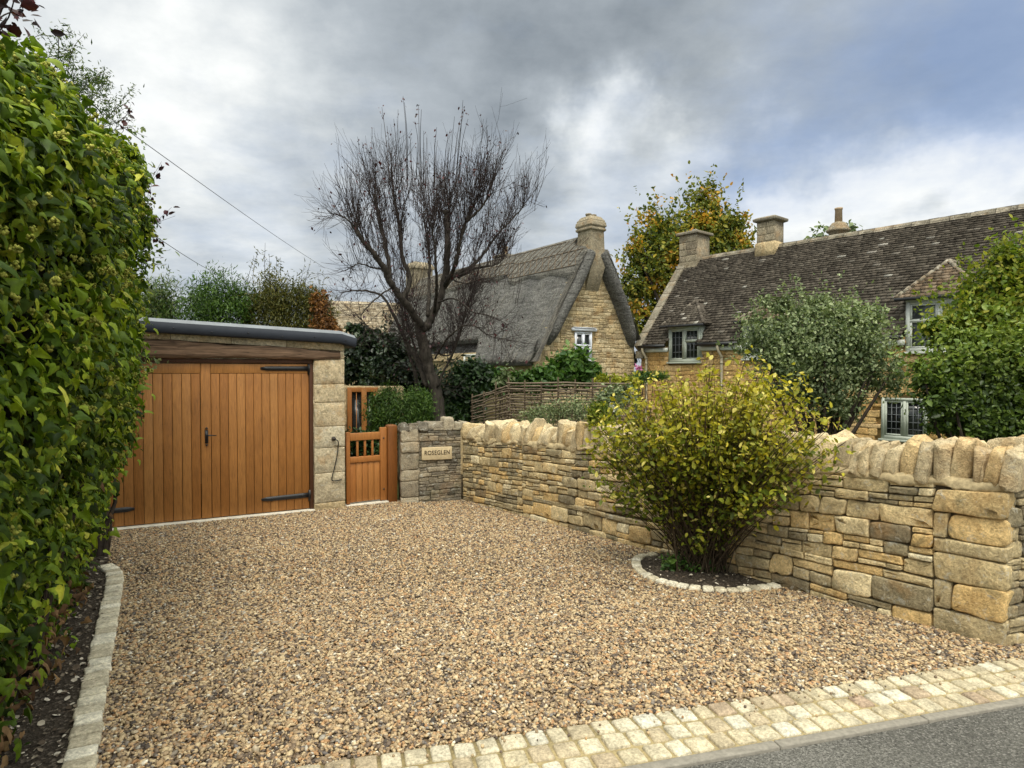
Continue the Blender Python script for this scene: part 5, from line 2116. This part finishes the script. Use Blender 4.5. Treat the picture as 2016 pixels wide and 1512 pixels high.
st, pts, nrm, rrs = MB(), [], [], []
lob = blobs([(1395, 805, 215, 92, -.2), (1300, 850, 135, 110), (1505, 840, 130, 100, -.5), (1400, 890, 130, 85, -.1), (1220, 905, 85, 100, .1), (1595, 855, 75, 80, -.85), (1450, 738, 95, 44, -.1), (1275, 765, 75, 52, .1), (1530, 765, 85, 55, -.4), (1370, 1010, 95, 70), (1380, 1085, 62, 40), (1185, 850, 35, 55, .3), (1620, 830, 40, 45, -.9), (1500, 925, 110, 75, -.6)], 5.55, .95)
wts = np.array([b[1][0] * b[1][2] for b in lob]) * np.array([1.1, 1, 1, .9, .9, 1.2, 1.1, .9, 1.1, .4, .3, 1.3, 1.5, .6])
for i in range(470):
    bi = rng.choice(len(lob), p=wts / wts.sum())
    c, rad = lob[bi]
    d = rows_unit(rng.normal(0, 1, (1, 3)))[0]
    e_ = c + d * rad * (rng.uniform(.3, 1.02) ** .5 if i % 9 else rng.uniform(1.05, 1.3)) * np.array([.93, .93, .95])
    e_[1] = max(e_[1], 4.35)
    if not front_of_wall(e_[None])[0]:
        e_[:2] += wd_ * (.12 - ((e_[0] - WA[0]) * wd_[0] + (e_[1] - WA[1]) * wd_[1]))
    b0_ = sb + rng.normal(0, .075, 3) * [1.3, .8, 0] + vz * 0
    mid = b0_ + (e_ - b0_) * [.42, .42, .58] + rng.normal(0, .03, 3)
    t = np.linspace(0, 1, 10)[:, None]
    cv = (1 - t) ** 2 * b0_ + 2 * t * (1 - t) * mid + t ** 2 * e_
    if not front_of_wall(cv).all():
        dd = (cv[:, 0] - WA[0]) * wd_[0] + (cv[:, 1] - WA[1]) * wd_[1]
        fix = (dd < .07) & (cv[:, 2] < 1.22)
        cv[fix, :2] += wd_ * (.07 - dd[fix])[:, None]
    st.tube(cv, np.linspace(rng.uniform(.0035, .008), .002, 10), 4, rng.random(), False)
    k = rng.integers(20, 46)
    tt = rng.beta(2.6, 1.0, k) * .75 + .25
    idx = tt * 9
    i0 = np.minimum(idx.astype(int), 8)
    p = cv[i0] + (cv[np.minimum(i0 + 1, 9)] - cv[i0]) * (idx - i0)[:, None] + rng.normal(0, .046, (k, 3))
    pts.append(p)
    nrm.append((p - (sb + vz * .6)) * .6 + np.array([0, -.1, .7]))
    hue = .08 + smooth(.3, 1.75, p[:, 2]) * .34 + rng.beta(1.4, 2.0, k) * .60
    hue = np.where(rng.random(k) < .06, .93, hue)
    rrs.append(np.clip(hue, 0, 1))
pts, nrm, rrs = np.concatenate(pts), np.concatenate(nrm), np.concatenate(rrs)
ok = front_of_wall(pts) & (pts[:, 2] > gz(5.6) + .04)
m = MB()
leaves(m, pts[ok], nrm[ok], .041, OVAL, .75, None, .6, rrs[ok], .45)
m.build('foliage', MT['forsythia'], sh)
st.build('stems', MT['stem'], sh, smooth=True)

# ------------------------------------------------------------------ bare pollarded tree
TY = 12.0


def tpx(zx, zy, dy=0.0):
    zx = 600 + (zx - 600) * (1 - .13 * float(smooth(1050, 800, zy)))
    return P(560 + zx / 2.161, 160 + zy / 2.161, TY + dy)


t0_ = tpx(668, 1440)
bt = thing('bare_tree', 'almost leafless pollarded tree with upright twigs behind the short grey wall', 'tree', [t0_[0], t0_[1], -.44])
LIMBS = [  # zoom points, depth at each, start and end radius
    ([(672, 1500, 0), (650, 1330, 0), (622, 1220, 0), (607, 1110, 0), (600, 1030, 0)], .155, .125),
    ([(602, 1060, 0), (560, 1010, -.2), (492, 930, -.5), (430, 860, -.7), (400, 800, -.8), (340, 730, -1.0), (272, 660, -1.1), (248, 605, -1.1)], .105, .05),
    ([(492, 930, -.5), (520, 850, -.2), (482, 740, 0), (470, 650, .1), (452, 560, .2), (440, 470, .3)], .075, .03),
    ([(430, 860, -.7), (420, 750, -.4), (400, 660, -.3), (372, 560, -.2), (350, 468, -.2)], .065, .045),
    ([(610, 1300, .1), (575, 1200, .3), (520, 1090, .5), (470, 990, .7), (410, 910, .9), (300, 890, 1.1), (230, 895, 1.2)], .085, .012),
    ([(560, 1330, .35), (545, 1220, .4), (500, 1090, .5), (490, 980, .6)], .06, .03),
    ([(602, 1050, 0), (648, 960, .1), (688, 870, .2), (708, 780, .2), (716, 680, .1), (718, 590, .1), (716, 525, .1)], .115, .075),
    ([(690, 870, .2), (738, 800, -.2), (770, 700, -.4), (800, 600, -.5), (842, 520, -.5)], .07, .03),
    ([(680, 880, .2), (760, 820, .5), (820, 790, .7), (872, 738, .9), (940, 660, 1.0), (1005, 600, 1.0), (1090, 525, 1.0)], .075, .012),
    ([(760, 830, .5), (850, 795, .2), (930, 775, 0), (985, 740, 0)], .05, .014),
    ([(800, 600, -.5), (868, 545, -.6), (930, 460, -.7)], .04, .02),
    ([(610, 1000, 0), (622, 900, .6), (618, 800, .9), (600, 700, 1.0), (585, 560, 1.1)], .06, .02),
    ([(640, 980, 0), (660, 850, -.6), (650, 720, -.9), (640, 600, -1.0)], .05, .02),
    ([(400, 800, -.8), (330, 790, -.9), (260, 775, -1.0), (190, 795, -1.0)], .03, .008),
    ([(272, 660, -1.1), (220, 590, -1.2), (140, 565, -1.3)], .03, .008),
    ([(440, 880, -.7), (380, 930, -1.0), (330, 1010, -1.2), (400, 1080, -1.2)], .025, .006),
    ([(640, 1180, 0), (700, 1090, -.5), (780, 1040, -.8), (860, 1080, -1.0), (950, 1090, -1.1)], .03, .006),
    ([(660, 940, .1), (740, 930, -.5), (820, 980, -.9), (900, 1000, -1.0), (985, 1050, -1.0)], .03, .006),
    ([(700, 830, .2), (780, 870, -.4), (860, 850, -.7), (940, 860, -.8)], .03, .006),
    ([(660, 1330, .1), (615, 1250, .4), (560, 1150, .6), (520, 1040, .8), (505, 960, .9)], .05, .02),
    ([(650, 1300, -.1), (690, 1200, -.2), (735, 1100, -.4), (760, 1000, -.5), (800, 900, -.6)], .04, .008),
    ([(640, 1150, 0), (700, 1160, .5), (740, 1080, .7), (800, 960, .8)], .03, .008),
]
trunk, tw_, lf = MB(), MB(), []
limbs = []
for i, (pp, r0, r1) in enumerate(LIMBS):
    c = catmull([tpx(*q) for q in pp], 8 * len(pp))
    k = len(c)
    c = c + np.cumsum(rng.normal(0, .006, (k, 3)), 0)
    rad = np.linspace(r0, r1, k) * (1 + .10 * rng.normal(0, 1, k).clip(-1, 1))
    if i == 0:
        rad[:6] *= np.linspace(1.35, 1.0, 6)
    if r1 > .028 and i:
        rad[-3:] *= [1.15, 1.35, 1.3]             # knuckle of a pollard head
    rad = rad * (.8 if i == 0 else .68)
    trunk.tube(c, rad, 9 if r0 > .05 else 6, .5)
    limbs.append((c, rad))
ctr = tpx(580, 800)


def twig(p, d, L, r, lev):
    k = 5
    bend = rng.normal(0, .10, 3) + np.array([0, 0, .22 if lev < 2 else .1])
    t = np.linspace(0, 1, k)[:, None]
    c = p + d * L * t + bend * L * t ** 2 * .6 + np.cumsum(rng.normal(0, .012 * L, (k, 3)), 0) * (t > 0)
    tw_.tube(c, np.linspace(r * .72, max(r * .32, .0018), k), 3, rng.random(), False)
    if lev > 0:
        for _ in range(rng.integers(2, 5)):
            j = rng.uniform(.2, .95)
            q = c[0] + (c[-1] - c[0]) * j + bend * L * (j * j - j) * .3
            dd = unit(d + rng.normal(0, .5, 3) + [0, 0, .15])
            twig(q, dd, L * rng.uniform(.35, .7), r * .55, lev - 1)
    elif rng.random() < .16:
        lf.append((c[-1] + rng.normal(0, .03, 3), 1))
    return c[-1]


for li, (c, rad) in enumerate(limbs):
    if li == 0:
        for _ in range(44):
            i = rng.integers(len(c) // 3, len(c))
            d = unit(np.append(rng.normal(0, 1, 2), rng.uniform(-.1, .8)))
            twig(c[i], d, rng.uniform(.35, .9), .007, 2)
        continue
    k = len(c)
    n_ = int(9 + .8 * k)
    droop = li in (4, 13, 14, 15, 16, 17, 18)
    for _ in range(n_):
        f = rng.beta(2.2, 1.2)
        i = min(k - 1, int(f * k))
        p = c[i]
        out = unit((p - ctr) * [1, 1, .6])
        if droop:
            d = unit(out * .4 + rng.normal(0, .8, 3) + [0, 0, -.1])
            twig(p, d, rng.uniform(.25, .7), .0065, 1)
        elif p[2] > 1.6:
            d = unit(out * .22 + rng.normal(0, .30, 3) + [0, 0, 1.0])
            twig(p, d, rng.uniform(.35, 1.0), rng.uniform(.006, .012), 2)
        else:
            d = unit(out * .5 + rng.normal(0, .6, 3) + [0, 0, .4])
            twig(p, d, rng.uniform(.3, .75), .007, 1)
# dense upright water shoots from the heads
heads = [(limbs[i][0][-1], w) for i, w in ((1, 15), (2, 16), (3, 18), (6, 22), (7, 16), (8, 18), (10, 18), (11, 16), (12, 16), (9, 12), (19, 10), (20, 12))]
for p, n_ in heads:
    for _ in range(n_):
        q = p + rng.normal(0, .09, 3)
        out = unit((p - ctr) * [1, 1, .4])
        d = unit(out * .15 + rng.normal(0, .30, 3) + [0, 0, 1.0])
        twig(q, d, rng.uniform(.35, .95), rng.uniform(.006, .010), 1)
for zx, zy in ((387, 110), (412, 190), (445, 160), (466, 120), (490, 62), (497, 90), (525, 225), (548, 170), (565, 100), (580, 120), (592, 210), (606, 240), (655, 195), (660, 250), (718, 210), (742, 150), (768, 170), (783, 80), (790, 110), (808, 160), (883, 160), (910, 240), (945, 230), (980, 290), (268, 235), (290, 260), (320, 285), (350, 325), (160, 390), (1035, 330), (1110, 450), (708, 310), (680, 330), (850, 300), (240, 330)):
    e_ = tpx(zx, zy, rng.normal(0, .5))
    b_ = tpx(580 + (zx - 580) * .8, max(zy + 190, 430 + rng.uniform(-20, 40)), rng.normal(0, .4))
    c = catmull([b_, b_ * .4 + e_ * .6 + rng.normal(0, .025, 3), e_], 9)
    tw_.tube(c, np.linspace(.0075, .0028, 9), 4, rng.random(), False)
    if zy < 300 and rng.random() < .8:
        for _ in range(rng.integers(2, 12 if zy < 120 else 4)):
            lf.append((e_ - (e_ - b_) * rng.uniform(0, .13) + rng.normal(0, .025, 3), 1))
for _ in range(150):
    zx = rng.uniform(200, 1080)
    u_ = (zx - 640) / 450
    zt2 = 250 + 330 * u_ * u_ + rng.uniform(-30, 190)
    e_ = tpx(zx, zt2, rng.normal(0, .8))
    b_ = tpx(640 + (zx - 640) * .84, zt2 + rng.uniform(120, 260), rng.normal(0, .6))
    c = catmull([b_, (b_ + e_) / 2 + rng.normal(0, .02, 3), e_], 7)
    tw_.tube(c, np.linspace(.0055, .002, 7), 3, rng.random(), False)
trunk.build('trunk', MT['bark_pale'], bt, smooth=True)
tw_.build('twigs', MT['twig'], bt)
lp = np.array([q[0] for q in lf])
m = MB()
leaves(m, lp, np.broadcast_to([0, -.5, .3], lp.shape), .05, OVAL, 1.0, np.array([0, 0, -1.0]), .6)
m.build('leaves', MT['plum'], bt)

# ------------------------------------------------------------------ garden planting (each a plant of its own)
UP = np.array([0, 0, 1.0])
HG = 'shrubs behind the garage roof'
BY = 15.5


def shoots(name, label, lobes_px, Y, mat, leafs, ntop, tpl=NARROW, size=.095, n=12000, group=None, tops=()):
    """a thicket of upright stems, each clothed in narrow leaves"""
    root = plant(name, label, 'shrub', lobes_px, Y, mat, size, n, tpl=tpl, K=34, clus=.45, tip=UP, stems=8, group=group, jit=.9)
    m1, m2 = MB(), MB()
    for (px, py) in tops:
        e_ = P(px, py, Y + rng.normal(0, .3))
        b_ = P(px + rng.normal(0, 14), py + 110, Y)
        c = catmull([b_, (b_ + e_) / 2 + rng.normal(0, .05, 3), e_], 10)
        m1.tube(c, np.linspace(.009, .003, 10), 4, .5, False)
        k = leafs
        t = rng.uniform(.25, 1, k)
        p = b_ + (e_ - b_) * t[:, None] + rng.normal(0, .035, (k, 3))
        leaves(m2, p, rng.normal(0, 1, (k, 3)), size, tpl, .5, UP + rng.normal(0, .7, (k, 3)), .3)
    if tops:
        m1.build('shoot_stems', MT['twig'], root)
        m2.build('shoot_leaves', MT[mat], root)
    return root


shoots('willow_shrub', 'grey-green upright shrub nearest the ivy behind the garage roof', [(330, 600, 42, 52), (305, 600, 40, 40), (320, 690, 55, 75), (280, 650, 50, 70)], BY, 'willow', 26, 6, group=HG, tops=[(318, 540), (335, 530), (350, 548), (300, 545)])
shoots('willow_shrub', 'bright green bushy shrub behind the middle of the garage roof', [(425, 595, 55, 55), (400, 610, 50, 40), (460, 600, 40, 50), (430, 690, 75, 75)], BY - .3, 'box', 26, 6, group=HG, n=15000, tops=[(405, 535), (422, 524), (440, 530), (455, 520), (380, 550), (470, 540)])
shoots('willow_shrub', 'tall olive green shrub whose sparse top shoots stand highest against the sky', [(530, 600, 45, 58), (555, 610, 45, 50), (500, 615, 35, 40), (530, 690, 70, 75)], BY, 'olive', 30, 6, group=HG, n=15000, tops=[(500, 505), (508, 490), (522, 478), (530, 500), (545, 505), (552, 520), (565, 535), (485, 545)])
shoots('willow_shrub', 'olive brown shrub with leafy tops beside the copper leaved bush', [(600, 610, 48, 52), (620, 620, 35, 40), (610, 700, 60, 75)], BY + .3, 'olive', 26, 6, group=HG, n=13500, tops=[(600, 520), (612, 512), (625, 535), (640, 540), (585, 540)])
plant('copper_shrub', 'orange copper leaved shrub at the right end of the garage roof', 'shrub', [(638, 640, 26, 30), (655, 655, 22, 25), (630, 600, 20, 30)], 15.0, 'copper', .075, 2300, tpl=OVAL, group=None)
plant('laurel_shrub', 'very dark glossy evergreen shrub just behind the right end of the garage', 'shrub', [(712, 690, 42, 50), (735, 720, 45, 55), (698, 740, 30, 45), (742, 668, 24, 28), (705, 655, 24, 22)], 14.3, 'laurel', .10, 6500, tpl=OVAL, K=30, jit=.9)
plant('box_shrub', 'rounded clipped green shrub behind the garden gate', 'shrub', [(790, 806, 66, 50), (752, 812, 38, 46), (828, 812, 34, 44)], 11.2, 'box', .06, 15000, tpl=NARROW, K=40, clus=.28, tip=UP, inner=.5)
plant('hedge_plant', 'low dark green leaves just behind the open bars of the gate', 'plant', [(712, 862, 45, 22), (740, 880, 40, 25), (700, 905, 35, 30), (770, 860, 30, 25)], 10.4, 'dark', .06, 2600, tpl=OVAL)
plant('evergreen_bush', 'dark evergreen bush between the bare tree trunk and the wattle hurdle', 'bush', [(905, 765, 52, 52), (890, 800, 40, 45), (935, 745, 40, 35), (925, 800, 35, 40)], 13.2, 'dark', .09, 6500, tpl=OVAL, K=34)
plant('evergreen_bush', 'dark shrub in the shade to the left of the bare tree trunk', 'bush', [(790, 735, 48, 50), (820, 765, 40, 50), (772, 690, 32, 36), (850, 790, 45, 45), (745, 760, 40, 40)], 13.6, 'laurel', .085, 7500, tpl=OVAL, K=34, sprig=60)
plant('leafy_bush', 'bright green leafy bush under the white gable window of the thatched cottage', 'bush', [(1130, 722, 46, 36), (1105, 738, 40, 24), (1160, 738, 30, 22)], 14.5, 'bright', .13, 2400, tpl=OVAL, K=30, jit=.8)
plant('leafy_bush', 'mid green leafy bush below the low eave of the thatched roof', 'bush', [(1040, 752, 60, 22), (985, 752, 45, 24), (1075, 742, 30, 20)], 14.0, 'bright', .11, 3000, tpl=OVAL, K=30, rfun=lambda p, r: r * .7)
plant('variegated_shrub', 'pale leaved upright sprig standing above the small wattle hurdle', 'shrub', [(1000, 738, 14, 16), (985, 752, 16, 12)], 13.0, 'silver', .09, 150, tpl=OVAL)
plant('lime_shrub', 'low lime yellow shrub at the foot of the cottage gable', 'shrub', [(1205, 748, 32, 10), (1240, 752, 25, 10)], 13.4, 'lime', .085, 900, tpl=OVAL)
plant('border_plant', 'green border plant beside the downpipe end of the stone house', 'plant', [(1262, 745, 30, 14), (1290, 742, 28, 12)], 14.5, 'bright', .09, 1100, tpl=NARROW, tip=UP)
pk = plant('pink_flower', 'small pink flower in front of the house corner', 'flower', [(1256, 725, 7, 6)], 14.6, 'pink', .07, 60, tpl=OVAL, stems=3, stem_r=.006, crown='petals')
plant('feathery_plant', 'feathery bright green plant left of the yellow-green shrub above the coping', 'plant', [(1178, 815, 26, 26), (1195, 840, 22, 22)], 7.3, 'hazel', .07, 1500, tpl=NARROW, tip=UP + np.array([-.4, 0, 0]))
plant('border_plant', 'grey-green straggling plant in front of the long wattle hurdle', 'plant', [(1080, 815, 52, 24), (1130, 805, 45, 32), (1045, 822, 30, 14)], 8.9, 'apple', .05, 2600, tpl=NARROW, K=22, clus=.5)
rb = plant('rose_bush', 'small white flowered bush against the right half of the hurdle', 'bush', [(1205, 790, 34, 32), (1225, 775, 24, 24)], 8.5, 'apple', .05, 1300, tpl=OVAL)
for q in ((1192, 798), (1206, 797), (1168, 845), (1172, 850), (1212, 806), (1186, 812)):
    c = P(q[0], q[1], 8.0)
    wf = MB()
    leaves(wf, c + rng.normal(0, .015, (9, 3)), rng.normal(0, 1, (9, 3)), .035, OVAL, .6)
    wf.build('blossom', MT['white'], rb)

# small garden tree with grey-green leaves
def crown_tree(name, label, lobes, Y, mat, size, n, base, trunk_r, tpl=OVAL, K=30, clus=.36, **kw):
    return plant(name, label, 'tree', lobes, Y, mat, size, n, base=base, tpl=tpl, K=K, clus=clus, crown='crown', trunk='trunk', stem_mat='bark', stem_r=trunk_r, stems=kw.pop('stems', 14), **kw)


ab = P(1610, 860, 11.2)
crown_tree('apple_tree', 'small round grey-green tree in front of the stone house behind the wall', [(1600, 680, 120, 82), (1525, 670, 80, 66), (1680, 690, 82, 72), (1630, 760, 105, 65), (1560, 740, 80, 60), (1725, 735, 62, 60), (1620, 610, 62, 32), (1700, 640, 45, 40), (1530, 600, 40, 24), (1650, 810, 60, 28)], 11.2, 'apple', .060,
           24000, np.array([ab[0], ab[1], -.42]), .05, tpl=OVAL, K=34, clus=.26, tip=UP + np.array([.2, -.2, 0]), stems=24, sprig=380)
hb0 = P(1960, 860, 8.6)
crown_tree('hazel_tree', 'tall yellow-green tree at the right edge reaching up over the tiled roof', [(1985, 520, 38, 42), (1955, 570, 58, 46), (2010, 570, 50, 70), (1925, 620, 55, 45), (1990, 640, 75, 62), (1880, 650, 60, 38), (1840, 640, 46, 14), (1930, 690, 60, 40)], 8.9, 'hazel', .07,
           13500, np.array([hb0[0], 8.9, -.33]), .05, K=30, clus=.27, stems=18, sprig=240)
hb1 = P(1930, 860, 8.2)
crown_tree('beech_shrub', 'dense dark green shrub at the right edge just behind the wall coping', [(1920, 740, 95, 62), (1990, 740, 70, 80), (1880, 770, 72, 60), (1860, 800, 55, 55), (1940, 820, 95, 62), (2020, 820, 60, 70), (1830, 740, 34, 34), (1900, 680, 60, 30), (1990, 680, 60, 40)], 8.3, 'beech', .064,
           26000, np.array([hb1[0], 8.3, -.3]), .04, K=26, clus=.25, stems=16, upn=.9, sprig=300, rfun=lambda p, r: np.clip(r * .75 + .45 * smooth(1.1, 2.2, p[:, 2]), 0, 1))
tb = P(1360, 800, 34)
crown_tree('autumn_tree', 'green and gold autumn tree rising behind the gap between cottage and house', [(1355, 480, 80, 85), (1300, 520, 66, 75), (1410, 480, 62, 72), (1385, 405, 45, 48), (1265, 500, 40, 55), (1255, 580, 42, 62), (1330, 600, 70, 60), (1440, 450, 42, 40), (1270, 640, 40, 40), (1290, 440, 30, 34), (1460, 500, 32, 40)], 33.0, 'autumn', .20,
           19000, np.array([tb[0], 33, -.45]), .22, K=60, clus=.22, stems=22, sprig=200, rfun=lambda p, r: np.clip(r * .72 + .34 * (np.sin(p[:, 0] * 2.1 + p[:, 2] * 1.3) * np.sin(p[:, 2] * 2.7 + 1) > .25), 0, 1))
tb = P(1620, 700, 36)
crown_tree('distant_tree', 'thin distant treetop just showing around the round chimney behind the ridge', [(1618, 468, 22, 20), (1655, 462, 24, 22), (1600, 480, 16, 12), (1680, 452, 14, 12)], 36.0, 'apple', .26, 300, np.array([tb[0], 36, -.45]), .10, K=14, clus=.5)
for i, (px, dpx, h_, lb) in enumerate(((1465, 60, 40, 'dark far tree just right of the autumn tree'), (900, 60, 50, 'far dark tree hidden low behind the thatched ridge'))):
    pass
# small weeds rooted at the wall foot
for i, (px, py, s_, lb) in enumerate(((1068, 1008, 16, 'small dark green weed at the wall foot near the far corner'), (1112, 1018, 20, 'small green weed growing at the wall foot left of the shrub'), (922, 980, 12, 'tiny tuft of leaves in the corner where the two walls meet'))):
    g_ = G(px, py)
    plant('weed', lb, 'weed', [(px, py - s_ * .5, s_, s_ * .8)], g_[1] - .05, 'dark', .035, 130, base=g_, tpl=OVAL, K=6, stems=3, stem_r=.004, group='weeds at the foot of the wall')
plant('ground_plant', 'low trailing green leaves at the base of the yellow-green shrub', 'plant', [(1395, 1118, 52, 22), (1340, 1105, 40, 20), (1440, 1100, 30, 18)], 5.75, 'bright', .05, 700, base=G(1395, 1126), tpl=OVAL, stems=4, stem_r=.004)
print('polys', sum(len(o.data.polygons) for o in S.objects if o.type == 'MESH'), 'objects', len(S.objects))
